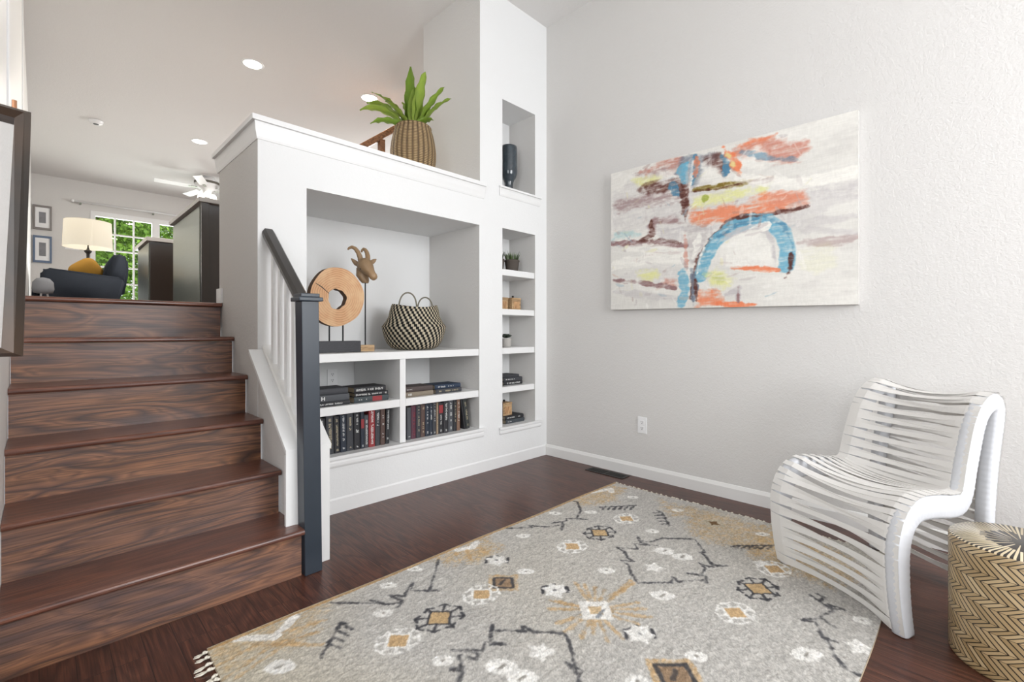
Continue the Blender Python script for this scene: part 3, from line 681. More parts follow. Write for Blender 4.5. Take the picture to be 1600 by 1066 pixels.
 ('s',(0.76,0.74,0.74),0.04,0.6,0.5,[(1.231,0.582),(1.497,0.64)]),
 ('b',(0.88,0.88,0.6),0,0.18,0.5,[(1.231,0.696),(1.376,0.69),(1.404,0.802),(1.31,0.85),(1.231,0.788)]),
]

# ---- the painting ----
PW, PH = 1.501, 1.012
cv = Field(PW, PH, .0022, (.885, .875, .85), 5)
n1 = cv.noise(.07, .035)*.6+cv.noise(.022, .014)*.35+cv.noise(.007, .005)*.12
n2 = cv.noise(.25, .12); streak = cv.noise(.12, .006)*.6+cv.noise(.05, .01)*.4
cv.c *= (1-.035*np.clip(cv.noise(.4, .2)+.3, 0, 1)[..., None]); cv.c -= .02*np.clip(streak, 0, 1)[..., None]
cv.c -= (.03*np.clip(cv.noise(.16, .05)+cv.noise(.05, .02)*.6, 0, 1))[..., None]*np.array([1., 1.05, .95])
dry = np.clip(.84+(cv.noise(.10, .012)*.35+cv.noise(.03, .006)*.25+cv.noise(.012, .012)*.15)+n1*.35, .25, 1)
for kind, col, w, a, n, pts in PAINT_OPS:
    if a == 0: continue
    if kind == 's': cv.stroke(pts, w*1.0, tuple(lerp(c_, .72, .02) for c_ in col), a*.95, .010, n1, .017*n*2, dry, w < .06)
    else: cv.blob(pts, tuple(lerp(c_, .72, .05) for c_ in col), a*.86, .032, n1+.5*n2, .030, dry)
rp_ = random.Random(8)
for k in range(230):
    lx = rp_.random()**1.2*1.25; ly = rp_.random(); L_ = rp_.uniform(.02, .10); an = rp_.gauss(-.12, .35) if rp_.random() < .7 else rp_.gauss(1.4, .3)
    cc = rp_.choice([(.93,.92,.90)]*6+[(.70,.66,.66)]*3+[(.80,.70,.64), (.62,.52,.50), (.86,.84,.66), (.55,.66,.72)])
    yc = ly*(PH-.05)+.02; cv.stroke([(lx, yc), (lx+L_*.5*math.cos(an), yc+L_*.5*math.sin(an)+.003), (lx+L_*math.cos(an), yc+L_*math.sin(an))], rp_.uniform(.005, .022), cc, rp_.uniform(.2, .5), .006, n1, .006, dry, True)
cv.c += (cv.noise(.006, .02)*.012+cv.noise(.03, .004)*.012)[..., None]
pa = thing('canvas_painting', (XR-.04, 1.21, 1.19), 'large wide abstract canvas with blue arch and orange strokes on the right wall', 'painting')
TL = .0145
def ppos(U, V):
    y = 1.958-U; z = 2.218-TL*U-V; return np.stack([np.full_like(U, XR-.0415), y, z], -1)
def pb(t, v):
    t.bump(t.math('ADD', t.noise(v, 300, 2), t.math('MULTIPLY', t.noise(v, 24, 5, .7, .6), 3.)), .35, .002)
grid_obj('painted_front', cv, ppos, pigment_mat('painted_canvas', .55, pb, .3), pa)
bm = BM(); cs = [(1.958, 2.218), (1.958, 1.206), (.457, 1.206-TL*PW), (.457, 2.218-TL*PW)]
prism(bm, [(XR-.0405, y, z) for y, z in cs], (.038, 0, 0)); obj('canvas_edge', bm, plain('canvas_edge', (.62, .60, .57, 1), .8, bump=.3, var=.25), pa)
# ---- the rug ----
RX, RY, RW, RH = .382, .257, 2.396, 1.528
rf = Field(RW, RH, .0042, (.735, .722, .70), 9)
nn = rf.noise(.012, .008)*.6+rf.noise(.03, .03)*.5
big = rf.noise(.5, .4)
X, Y = np.meshgrid(rf.x, rf.y)
warm = np.clip(1-X/.55, 0, 1)+.4*np.clip((X-2.0)/.4, 0, 1)*np.clip((1.1-Y), 0, 1)
rf.c += np.array([.012, .0, -.03])[None, None]*np.clip(warm+.3*big, 0, 1)[..., None]*1.6
GO, GO2, WH, DK, BRN = (.77, .645, .48), (.78, .665, .50), (.92, .91, .89), (.27, .27, .285), (.42, .32, .22)
patchy = np.clip(.55+nn*.55, 0, 1)
def star(p, r0, r1, k, ph=0, sy=1.): return [(p[0]+(r1 if i % 2 else r0)*math.cos(ph+PI*i/k), p[1]+sy*(r1 if i % 2 else r0)*math.sin(ph+PI*i/k)) for i in range(2*k)]
def ell(p, a, b, n=14):
    q = [(a*math.cos(2*PI*i/n), b*math.sin(2*PI*i/n)) for i in range(n)]; return [(p[0]+(x+y)*.707, p[1]+(y-x)*.707) for x, y in q]
for kind, pts in RUG_OPS:
    p = pts[0]
    if kind == 'goldpatch': rf.blob(pts, GO2, .85, .05, nn+.6*rf.noise(.08, .08), .03, patchy)
for kind, pts in RUG_OPS:
    p = pts[0]
    if kind == 'goldray': rf.stroke(pts, .016, GO, .75, .008, nn, .006, np.clip(.8+nn*.5, 0, 1))
    elif kind == 'whiteband': rf.stroke(pts, .035, WH, .9, .006, nn, .006)
for kind, pts in RUG_OPS:
    p = pts[0]
    if kind == 'dark': rf.stroke(pts, .011, DK, .85, .008, nn, .0065, np.clip(.85+nn*.4, 0, 1))
    elif kind == 'oval': rf.blob(ell(p, .036, .024), WH, .9, .006, nn, .006); rf.stroke([p], .012, (.55, .53, .50), .8, .005, nn, .003)
    elif kind == 'oval2': rf.blob(ell(p, .048, .034), WH, .92, .006, nn, .008); rf.stroke([(p[0]-.012, p[1]), (p[0]+.012, p[1])], .010, (.5, .48, .45), .7, .005, nn, .004)
    elif kind == 'wblob': rf.blob(star(p, .045, .026, 5, .4), WH, .85, .006, nn, .006)
    elif kind == 'flower':
        for k in range(8):
            a = PI*k/4+.2; q = (p[0]+.072*math.cos(a), p[1]+.058*math.sin(a)); rf.stroke([p, q], .012, WH, .9, .005, nn, .004)
            for s_ in (-1, 1): rf.stroke([q, (q[0]+.018*math.cos(a+s_*1.5), q[1]+.018*math.sin(a+s_*1.5))], .011, WH, .9, .005, nn, .003)
        rf.blob(star(p, .056, .056, 2, 0), WH, 1, .005, nn, .004); rf.blob(star(p, .042, .042, 2, 0), GO, .95, .005, nn, .004)
    elif kind == 'cross':
        for k in range(8):
            a = PI*k/4; q = (p[0]+.095*math.cos(a), p[1]+.075*math.sin(a)); rf.stroke([p, q], .010, DK, .9, .006, nn, .004)
            for s_ in (-1, 1): rf.stroke([q, (q[0]+.022*math.cos(a+s_*2.1), q[1]+.022*math.sin(a+s_*2.1))], .010, DK, .9, .005, nn, .004)
        rf.blob(star(p, .060, .060, 2, 0), DK, .95, .005, nn, .003); rf.blob(star(p, .048, .048, 2, 0), GO2, .95, .005, nn, .004)
    elif kind == 'bwflower':
        rf.stroke([(p[0]-.05, p[1]+.02), (p[0]-.02, p[1]+.045), (p[0]+.03, p[1]+.03)], .014, DK, .9, .006, nn, .006)
        rf.stroke([(p[0]+.05, p[1]-.02), (p[0]+.02, p[1]-.045)], .014, DK, .9, .006, nn, .006)
        rf.blob(star(p, .055, .036, 6), WH, .95, .006, nn, .007); rf.stroke([p], .018, DK, .6, .006, nn, .006)
    elif kind == 'whitesq': rf.blob(star(p, .080, .080, 2, 0), WH, .95, .006, nn, .004); rf.blob(star(p, .034, .034, 2, 0), GO2, .8, .006, nn, .004); rf.stroke([(p[0]-.03, p[1]-.03), (p[0]+.02, p[1]-.02)], .012, (.5, .52, .55), .8, .006, nn, .004)
    elif kind == 'whitesq2': rf.blob(star(p, .075, .06, 2, 0), (.74, .70, .62), .95, .006, nn, .004); rf.blob(star(p, .034, .018, 4, 0), BRN, .9, .006, nn, .004)
    elif kind in ('brownsq', 'brownsq2'):
        k = 1.2 if kind[-1] == '2' else 1.
        rf.blob(star(p, .085*k, .085*k, 2, 0), GO, .8, .008, nn, .006, patchy+.3); rf.blob(star(p, .063*k, .063*k, 2, 0), DK, .9, .006, nn, .004)
        rf.blob(star(p, .046*k, .046*k, 2, 0), (.62, .52, .42), .95, .006, nn, .004); rf.stroke([(p[0]-.02, p[1]), (p[0]+.02, p[1]+.01)], .014, DK, .7, .006, nn, .006)
edge = (rf.y[-1]-Y) < .014
rf.c[edge] = rf.c[edge]*.3+np.array([.70, .55, .36])*.7
sp = np.random.RandomState(3).rand(rf.ny, rf.nx); tw = rf.noise(.014, .006)
rf.c *= (1+(sp-.5)*.20+tw*.08)[..., None]
rf.c += (rf.noise(.25, .012)*.018)[..., None]
rh = (sp-.5)*.0016+rf.noise(.012, .009)*.0012+rf.noise(.35, .3)*.0008
def rpos(Xm, Ym): return np.stack([RX+Xm+.0035*np.sin(Ym*9), RY+Ym+.003*np.sin(Xm*7), .0115+rh], -1)
rug = thing('area_rug', (RX+RW/2, RY+RH/2, 0), 'large grey tufted rug with charcoal, gold and white motifs on dark floor', 'rug')
def rb(t, v): t.bump(t.math('ADD', t.noise(v, 420, 3, .7), t.math('MULTIPLY', t.noise(v, 120, 2), .8)), .7, .004)
grid_obj('pile', rf, rpos, pigment_mat('rug_wool', .95, rb, .1), rug)
bm = BM(); n = 60
ring = [(RX+t*RW/n, RY) for t in range(n)]+[(RX+RW, RY+t*RH/n) for t in range(n)]+[(RX+RW-t*RW/n, RY+RH) for t in range(n)]+[(RX, RY+RH-t*RH/n) for t in range(n)]
w_ = lambda x, y, z: (x+.0035*math.sin((y-RY)*9), y+.003*math.sin((x-RX)*7), z)
lo = [bm.verts.new(w_(x, y, .0005)) for x, y in ring]; hi = [bm.verts.new(w_(x, y, .0115)) for x, y in ring]
for i in range(len(ring)): bm.faces.new((lo[i], lo[(i+1) % len(ring)], hi[(i+1) % len(ring)], hi[i]))
bm.faces.new(lo[::-1]); obj('backing', bm, plain('rug_backing', (.42, .34, .24, 1), .9, bump=.3, bscale=300), rug)
mt = plain('cream_cotton_fringe', (.72, .67, .57, 1), .9, bump=.4, bscale=300)
def tassel():
    bm = BM()
    tube(bm, [(0, 0, .007), (.010, .002, .008), (.014, .0, .009)], [.0026, .0036, .0048], 6); tube(bm, [(.014, 0, .009), (.020, 0, .008), (.024, .001, .006)], [.0052, .0046, .0022], 6)
    tube(bm, [(.022, 0, .006), (.036, .004, .004), (.052, .001, .003)], [.0026, .0030, .0014], 5); tube(bm, [(.022, 0, .006), (.034, -.004, .004), (.048, -.006, .003)], [.0024, .0026, .0012], 5); return bm
tb = tassel(); org = ORG[rug.name]
me = bpy.data.meshes.new('tassel'); tb.to_mesh(me); tb.free(); me.materials.append(mt)
for p in me.polygons: p.use_smooth = True
r2 = random.Random(4)
for side in (0, 1):
    for k in range(46):
        o = bpy.data.objects.new('tassel', me); COL.objects.link(o); o.parent = rug
        y = RY+.016+k*(RH-.032)/45; x = RX+RW-.002 if side else RX+.004
        o.location = Vector((x+.0035*math.sin((y-RY)*9), y, 0))-org; o.rotation_euler = (0, 0, (0 if side else PI)+r2.uniform(-.5, .5)); s_ = r2.uniform(.8, 1.15) if not side else r2.uniform(.55, .8)
        o.scale = (s_, 1.1, 1.1)

# ---------------- white strap chair ----------------
cp = (2.093, .196); ch = thing('strap_lounge_chair', (2.45, .35, 0), 'white chair woven of crossed straps over two curved side frames by the right wall', 'chair')
OUT = [(.012,.000),(.026,.022),(.047,.09),(.062,.206),(.065,.322),(.047,.403),(.011,.45),(-.045,.473),(-.137,.472),(-.242,.455),(-.309,.452),(-.344,.487),(-.378,.591),(-.405,.661),(-.436,.731),(-.486,.787),(-.557,.813),(-.614,.803),(-.642,.763),(-.640,.70),(-.614,.60),(-.590,.50),(-.570,.36),(-.562,.22),(-.566,.10),(-.572,.0)]
INN = [(-.034,.000),(-.037,.017),(-.026,.102),(-.016,.19),(-.018,.271),(-.045,.331),(-.087,.364),(-.137,.374),(-.242,.362),(-.309,.354),(-.372,.366),(-.403,.404),(-.422,.470),(-.452,.562),(-.475,.625),(-.503,.679),(-.535,.712),(-.562,.725),(-.580,.716),(-.574,.66),(-.556,.58),(-.535,.48),(-.515,.34),(-.508,.22),(-.512,.10),(-.520,.0)]
def resample(P, n):
    P = [Vector((a, b)) for a, b in P]
    # smooth with Catmull-Rom then even steps
    Q = []
    for i in range(len(P)-1):
        p0, p1, p2, p3 = P[max(i-1, 0)], P[i], P[i+1], P[min(i+2, len(P)-1)]
        for k in range(10):
            t = k/10; Q.append(.5*((2*p1)+(p2-p0)*t+(2*p0-5*p1+4*p2-p3)*t*t+(3*p1-p0-3*p2+p3)*t**3))
    Q.append(P[-1]); L = [0]
    for a, b in zip(Q, Q[1:]): L.append(L[-1]+(b-a).length)
    R = []; j = 0
    for k in range(n):
        s_ = L[-1]*k/(n-1)
        while j < len(Q)-2 and L[j+1] < s_: j += 1
        t = (s_-L[j])/max(L[j+1]-L[j], 1e-9); R.append(Q[j].lerp(Q[j+1], min(max(t, 0), 1)))
    return R, L[-1]
MID = [((a+c)/2, (b+d)/2) for (a, b), (c, d) in zip(OUT, INN)]
NS = 330; mid, LEN = resample(MID, NS); 
def half(i):
    p = mid[i]; t = (mid[min(i+1, NS-1)]-mid[max(i-1, 0)]).normalized(); nrm = Vector((-t.y, t.x)); return p, t, nrm
def thick(i):
    f = i/(NS-1)*LEN; z = mid[i].y; s0 = i/(NS-1)
    base = lerp(.030, .043, min(f/.45, 1)); 
    if f > 1.0: base = lerp(.043, .029, min((f-1.0)/.35, 1))
    return base
WR, WL = math.radians(68), math.radians(61); f0 = Vector((cp[0], cp[1], 0)); f1 = f0+Vector((.26, .424, .012))
def P3(side, s_, z, off=0):
    th = WR if side == 0 else WL; n_ = Vector((-math.sin(th), math.cos(th), 0)); w_ = Vector((math.cos(th), math.sin(th), 0)); o = f0 if side == 0 else f1
    return o+n_*s_+w_*off+Vector((0, 0, z))
M['strap'] = plain('white_strap', (.74, .72, .69, 1), .42, bump=.08, bscale=400)
M['strap_frame'] = plain('white_wrapped_frame', (.60, .61, .635, 1), .5)
NST = 92; pitch = LEN/NST
for side in (0, 1):
    bm = BM(); rings = []
    for i in range(NS):
        p, t, nrm = half(i); h = thick(i); f = i/(NS-1)*LEN; ph = (f/pitch) % 1
        g = 1+.035*(1-abs(2*ph-1)*2 if abs(2*ph-1) < .5 else 0)
        h *= g; hw = .024*g; e = .014
        sgn = -1 if side == 0 else 1
        ring = []
        for a, b in ((-hw, -h+e), (-hw+e*.3, -h+e*.3), (-hw+e, -h), (hw-e, -h), (hw-e*.3, -h+e*.3), (hw, -h+e), (hw, h-e), (hw-e*.3, h-e*.3), (hw-e, h), (-hw+e, h), (-hw+e*.3, h-e*.3), (-hw, h-e)):
            q = p+nrm*b; ring.append(bm.verts.new(P3(side, q.x, max(q.y, .002 if side == 0 else .001)+.0, a)))
        rings.append(ring)
    for a, b in zip(rings, rings[1:]):
        for k in range(12): bm.faces.new((a[k], a[(k+1) % 12], b[(k+1) % 12], b[k]))
    bm.faces.new(rings[0][::-1]); bm.faces.new(rings[-1]); bmesh.ops.recalc_face_normals(bm, faces=bm.faces[:])
    obj('side_frame', bm, M['strap_frame'], ch, smooth=True)
# which side of the mid line is the outer one (nrm sign)
_p, _t, _n = half(NS//4); osgn = 1 if (_p+_n*.03-Vector(OUT[8])).length < (_p-_n*.03-Vector(OUT[8])).length else -1
def strap(sR, sL, off, twist, sag, wmid, lay):
    bm = BM(); prev = None; K = 22; w0 = pitch*.56
    def at(s_):
        x = min(max(s_/LEN*(NS-1), 1), NS-2); i = int(x); p, t, nrm = half(i); return p, t, nrm*osgn, thick(i)
    (pa_, ta, na, ha), (pb_, tb_, nb, hb) = at(sR), at(sL)
    for k in range(K+1):
        u = k/K; e = 4*u*(1-u)
        def V(side, v, offw=0): return P3(side, v.x, v.y, offw)-P3(side, 0, 0, 0)
        A = P3(0, (pa_+na*(ha+.0015)).x, (pa_+na*(ha+.0022+(.0012 if lay > 0 else 0))).y, -.022); B = P3(1, (pb_+nb*(hb+.0015)).x, (pb_+nb*(hb+.0022+(.0012 if lay > 0 else 0))).y, .022)
        c = A.lerp(B, u); nn_ = V(0, na).lerp(V(1, nb), u).normalized(); tt = V(0, ta).lerp(V(1, tb_), u).normalized()
        e2 = max(0., (u-.1)/.8); e2 = 4*e2*(1-e2) if 0 < e2 < 1 else 0.; c = c - nn_*(sag*e2) + nn_*(lay*e2)
        ang = twist*e2; d = (tt*math.cos(ang)+nn_*math.sin(ang)); w = w0*lerp(1, wmid, e2**.7)
        th_ = .0009; up = d.cross(B-A).normalized()
        r = [bm.verts.new(c+d*w+up*th_), bm.verts.new(c-d*w+up*th_), bm.verts.new(c-d*w-up*th_), bm.verts.new(c+d*w-up*th_)]
        if prev:
            for q in range(4): bm.faces.new((prev[q], prev[(q+1) % 4], r[(q+1) % 4], r[q]))
        prev = r
    bmesh.ops.recalc_face_normals(bm, faces=bm.faces[:]); return bm
rs = random.Random(11)
for i in range(1, NST-1):
    f = (i+.5)*pitch; k = (.65 if i % 2 else -.65)*pitch
    front = f/LEN
    tw = (.60 if i % 2 else -.10)+rs.uniform(-.12, .12)
    seat = .42 < f < .80
    if seat: k *= .5; tw *= .15
    wm = .84 if not seat else 1.
    if f > 1.35: k *= 1.2; wm = .85
    sR, sL = f, f+(pitch if i % 2 else -pitch)*(1 if not seat else .5)
    if f/LEN > .5: sL = f+(pitch if i % 2 else -pitch)*1.0
    lo_, hi_ = .03, LEN-.03
    sR, sL = min(max(sR, lo_), hi_), min(max(sL, lo_), hi_)
    obj('strap', strap(sR, sL, 0, tw, (.034 if i % 2 else .026)+rs.uniform(-.003, .003) if f < 1.3 else .012, wm+rs.uniform(-.08, .06), .0025 if i % 2 else -.001), M['strap'], ch, smooth=False)
for side, s_ in ((0, .0), (0, -.545), (1, .0), (1, -.545)):
    p = P3(side, s_-.004, 0); bm = BM(); lathe(bm, (p.x, p.y, .0125 if side and s_ == 0 else .0005), [(.011, 0), (.012, .004), (.009, .014)], 12); obj('foot_glide', bm, plain('clear_glide', (.5, .5, .5, 1), .3), ch)
# ---------------- inlaid drum table ----------------
def inlay(side):
    t = NT('bamboo_inlay_side' if side else 'bamboo_inlay_top'); t.set(.32, 0, .5, .25)
    tc = t.n('ShaderNodeTexCoord'); s = t.sep(tc.outputs['Object'])
    ang = t.math('ARCTAN2', s[1], s[0])
    if side:
        a = t.math('MULTIPLY', ang, TR_)      # arc length
        z = s[2]; P_ = .071
        f = t.math('FRACT', t.math('DIVIDE', z, P_))
        # uneven zigzag: a long falling leg and a short rising one
        up = t.math('DIVIDE', f, .38); dn = t.math('DIVIDE', t.math('SUBTRACT', 1., f), .62)
        tri = t.math('MINIMUM', up, dn)
        wv = t.math('SUBTRACT', a, t.math('MULTIPLY', tri, .045))
        q = t.math('FRACT', t.math('DIVIDE', wv, .0205))
        isl = t.math('LESS_THAN', f, .38)
        stick = t.math('MULTIPLY', t.math('GREATER_THAN', q, .24), 1.)
        joint = t.math('GREATER_THAN', tri, .018); joint2 = t.math('LESS_THAN', tri, .982)
        fac = t.math('MULTIPLY', stick, t.math('MULTIPLY', joint, joint2))
        idn = t.math('ADD', t.math('FLOOR', t.math('DIVIDE', wv, .0205)), t.math('MULTIPLY', t.math('FLOOR', t.math('DIVIDE', z, P_)), 7.3))
        idn = t.math('ADD', idn, t.math('MULTIPLY', isl, 91.))
    else:
        N_ = 76.; r = t.math('SQRT', t.math('ADD', t.math('MULTIPLY', s[0], s[0]), t.math('MULTIPLY', s[1], s[1])))
        q = t.math('FRACT', t.math('MULTIPLY', ang, N_/(2*PI))); idn = t.math('FLOOR', t.math('MULTIPLY', ang, N_/(2*PI)))
        wn = t.n('ShaderNodeTexWhiteNoise', noise_dimensions='1D'); t.l(idn, wn.inputs['W'])
        par = t.math('MODULO', t.math('ADD', idn, 400.), 4.)
        start = t.math('ADD', t.math('MULTIPLY', t.math('GREATER_THAN', par, .5), .055), t.math('ADD', t.math('MULTIPLY', wn.outputs[0], .02), .022))
        halfw = t.math('MINIMUM', .36, t.math('DIVIDE', .0030, t.math('MULTIPLY', r, 2*PI/N_)))
        stick = t.math('LESS_THAN', t.math('ABSOLUTE', t.math('SUBTRACT', q, .5)), halfw)
        fac = t.math('MULTIPLY', stick, t.math('GREATER_THAN', r, start))
    wn2 = t.n('ShaderNodeTexWhiteNoise', noise_dimensions='1D'); t.l(idn, wn2.inputs['W'])
    sc = t.ramp(wn2.outputs[0], [(0, (.36,.25,.12)), (.5, (.47,.34,.18)), (1, (.56,.43,.25))]) if side else t.ramp(wn2.outputs[0], [(0, (.58,.47,.29)), (1, (.74,.64,.45))])
    t.col(t.mix(fac, (.018,.012,.008,1), sc)); t.bump(fac, .4, .001); return t.m
TX, TY, TR_, TZ = 2.159, -.087, .169, .385
tb_ = thing('drum_side_table', (TX, TY, 0), 'round drum side table inlaid with bamboo zigzags and starburst top', 'table')
bm = BM(); lathe(bm, (TX, TY, 0), [(TR_-.004, .001), (TR_-.001, .006), (TR_, .015), (TR_, TZ-.010), (TR_-.002, TZ-.004)], 96, cap=False)
bm.faces.new([v for v in sorted(bm.verts, key=lambda v: v.co.z)[:96]]) if False else None
obj('drum_body', bm, inlay(True), tb_, smooth=True)
bm = BM(); lathe(bm, (TX, TY, TZ), [(TR_-.002, -.004), (TR_-.008, 0), (.001, 0)], 96, cap=False); bm2 = obj('table_top', bm, inlay(False), tb_, smooth=True)
bm = BM(); lathe(bm, (TX, TY, 0), [(TR_-.02, .0005), (TR_-.004, .001)], 64); obj('base_plate', bm, M['black_rail'], tb_)
# ---------------- outlet, floor register ----------------
def outlet(name, loc, nrm, side, label, cat='outlet', decora=False, w=.036, h=.058):
    """plate on a wall: nrm out of the wall, side = across"""
    o = thing(name, loc, label, cat); N_ = Vector(nrm); S_ = Vector(side); c = Vector(loc)
    bm = obox(BM(), c+N_*.0032, S_, N_, (0,0,1), w, .003, h, .002); obj('cover_plate', bm, M['plate'], o)
    return o, N_, S_, c
o, N_, S_, c = outlet('wall_outlet', (XR-.0005, 1.722, .374), (-1,0,0), (0,-1,0), 'white duplex outlet low on the grey right wall, left of the chair')
def sockets(o, N_, S_, c):
    for dz in (.021, -.021):
        bm = BM(); obox(bm, c+N_*.0068+Vector((0,0,dz)), S_, N_, (0,0,1), .0165, .0012, .0145, .001); f = obj('socket', bm, M['plate'], o)
        bm = BM()
        for a in (-.006, .006): obox(bm, c+N_*.0083+S_*a+Vector((0,0,dz+.003)), S_, N_, (0,0,1), .0013, .0006, .0045)
        obox(bm, c+N_*.0083+Vector((0,0,dz-.008)), S_, N_, (0,0,1), .0025, .0006, .0025); obj('socket_slots', bm, M['slot'], o)
sockets(o, N_, S_, c)
o, N_, S_, c = outlet('wall_outlet', (1.462, NYD-.0005, .72), (0,-1,0), (1,0,0), 'white outlet on the back of the left book compartment')
sockets(o, N_, S_, c)
vt = thing('floor_register', (2.955, 1.96, 0), 'dark metal floor vent set in the floor near the baseboard', 'floor vent')
obj('register_frame', cells(BM(), [2.905, 2.917, 2.993, 3.005], [1.80, 1.812, 1.954, 1.966, 2.108, 2.12], [.0005, .004], lambda x,y,z: not (2.917<x<2.993 and (1.812<y<1.954 or 1.966<y<2.108))), M['vent_metal'], vt)
for y0, y1 in ((1.812, 1.954), (1.966, 2.108)):
    bm = BM()
    for k in range(12): x = lerp(2.919, 2.991, k/11); box(bm, x-.0016, x+.0016, y0, y1, .001, .0035)
    obj('register_louvres', bm, M['vent_metal'], vt)
# ---------------- things in the big niche ----------------
# wooden ring on a stand
RC = Vector((1.283, 2.80, 1.253)); rg = thing('wood_ring_sculpture', (1.283, 2.80, SZ), 'flat ring of orange cut timber on two rods over black block, on niche shelf', 'sculpture')
t = NT('cut_timber_rings'); t.set(.55); v = t.coord(loc=(0, 0, -(RC.z-SZ))); s = t.sep(v)
nv = t.noise(v, 5, 3, .55); r = t.math('SQRT', t.math('ADD', t.math('MULTIPLY', s[0], s[0]), t.math('MULTIPLY', s[2], s[2])))
g = t.math('FRACT', t.math('MULTIPLY', t.math('ADD', r, t.math('MULTIPLY', nv, .05)), 75.))
c = t.ramp(g, [(0, (.36,.17,.07)), (.3, (.52,.28,.13)), (.8, (.60,.34,.17)), (1, (.38,.18,.08))])
c = t.mix(t.ramp(t.noise(v, 9, 4, .6), [(.4, (0,0,0)), (.7, (1,1,1))]), c, (.62,.40,.22,1)); t.col(c); t.bump(g, .2, .001); M['ring'] = t.m
bark = plain('bark', (.16, .09, .055, 1), .8, bump=.6, var=.4)
bm = BM(); n = 72; fr = []; 
def ro(a): return .176*(1+.025*math.sin(2*a+.5)+.018*math.sin(3*a+2)+.008*math.sin(7*a))
def ri(a): return .057*(1+.06*math.sin(3*a+1)+.03*math.sin(8*a))
ro_ = lambda a: (ro(a)*.95*math.cos(a), ro(a)*1.03*math.sin(a)); ri_ = lambda a: (ri(a)*math.cos(a)-.004, ri(a)*1.08*math.sin(a)-.012)
rows = []
for (ff, y) in ((ri_, .026), (ri_, -.026), (ro_, -.026), (ro_, .026)):
    rows.append([bm.verts.new((RC.x+ff(2*PI*i/n)[0], RC.y+y, RC.z+ff(2*PI*i/n)[1])) for i in range(n)])
for q in range(4):
    a, b = rows[q], rows[(q+1) % 4]
    for i in range(n):
        f = bm.faces.new((a[i], a[(i+1) % n], b[(i+1) % n], b[i])); f.material_index = 1 if q in (0, 2) else 0
bmesh.ops.recalc_face_normals(bm, faces=bm.faces[:])
rr = obj('ring', bm, [M['ring'], bark], rg)
bm = BM(); tube(bm, [(RC.x-.135, RC.y-.0265, RC.z+.075), (RC.x-.10, RC.y-.0265, RC.z+.055), (RC.x-.055, RC.y-.0265, RC.z+.018)], [.0014, .003, .001], 6); obj('crack', bm, M['slot'], rr)
bm = BM()
for dx in (-.042, .044): tube(bm, [(RC.x+dx, RC.y, SZ+.068), (RC.x+dx, RC.y, RC.z-.160)], .0045, 10)
obj('rod', bm, M['black_metal'], rg)
bm = BM(); box(bm, RC.x-.145, RC.x+.145, RC.y-.035, RC.y+.045, SZ+.001, SZ+.070, .003); obj('base_block', bm, plain('black_stone', (.035, .036, .042, 1), .5, bump=.5, bscale=90, var=.3), rg)
# goat head on a rod
GX, GY = 1.492, 2.83
gt = thing('goat_head_sculpture', (GX, GY, SZ), 'carved brown antelope head with curled horns on thin rod, right of wooden ring', 'sculpture')
M['goat'] = plain('carved_brown_wood', (.42, .27, .145, 1), .42, bump=.6, bscale=45, var=.62)
RT = Vector((.707, -.708, 0)); UPV = Vector((0, 0, 1)); FW = Vector((.708, .706, 0)); G0 = Vector((GX, GY, 1.435))
def gp(r, u, f=0): return G0+RT*r+UPV*u-FW*f
def loft(bm, secs, n=16):
    """secs: (centre, axis a, axis b, ra, rb)"""
    rings = []
    for c, a, b, ra, rb_ in secs:
        rings.append([bm.verts.new(Vector(c)+Vector(a)*(ra*math.cos(2*PI*i/n))+Vector(b)*(rb_*math.sin(2*PI*i/n))) for i in range(n)])
    for a, b in zip(rings, rings[1:]):
        for i in range(n): bm.faces.new((a[i], a[(i+1) % n], b[(i+1) % n], b[i]))
    bm.faces.new(rings[0][::-1]); bm.faces.new(rings[-1]); bmesh.ops.recalc_face_normals(bm, faces=bm.faces[:]); return bm
# head axis runs from the poll down to the muzzle, down-right and towards the viewer
hd = (RT*.075+UPV*-.085-FW*.05).normalized(); sd_ = (RT*.62+UPV*.35+FW*.1).normalized(); sd_ = (sd_-hd*sd_.dot(hd)).normalized(); dp = hd.cross(sd_)
P0 = gp(-.012, .050, 0); HS = 1.16
secs = [(P0-hd*.022, .012, .012), (P0-hd*.014, .030, .028), (P0+hd*.005, .042, .043), (P0+hd*.03, .043, .050), (P0+hd*.055, .036, .044), (P0+hd*.08, .028, .034), (P0+hd*.105, .022, .026), (P0+hd*.125, .022, .024), (P0+hd*.14, .018, .019), (P0+hd*.147, .008, .009)]
bm = BM(); loft(bm, [(P0+(c-P0)*1.05, sd_, dp, a*HS, b*HS) for c, a, b in secs], 20)
hdo = obj('head', bm, M['goat'], gt, smooth=True)
bm = BM(); loft(bm, [(gp(-.03, .02, -.01), RT, FW, .030, .030), (gp(-.022, -.03, -.012), RT, FW, .040, .036), (gp(-.008, -.062, -.008), RT, FW, .030, .030), (gp(-.002, -.078, -.004), RT, FW, .020, .020)], 16); obj('neck', bm, M['goat'], gt, smooth=True)
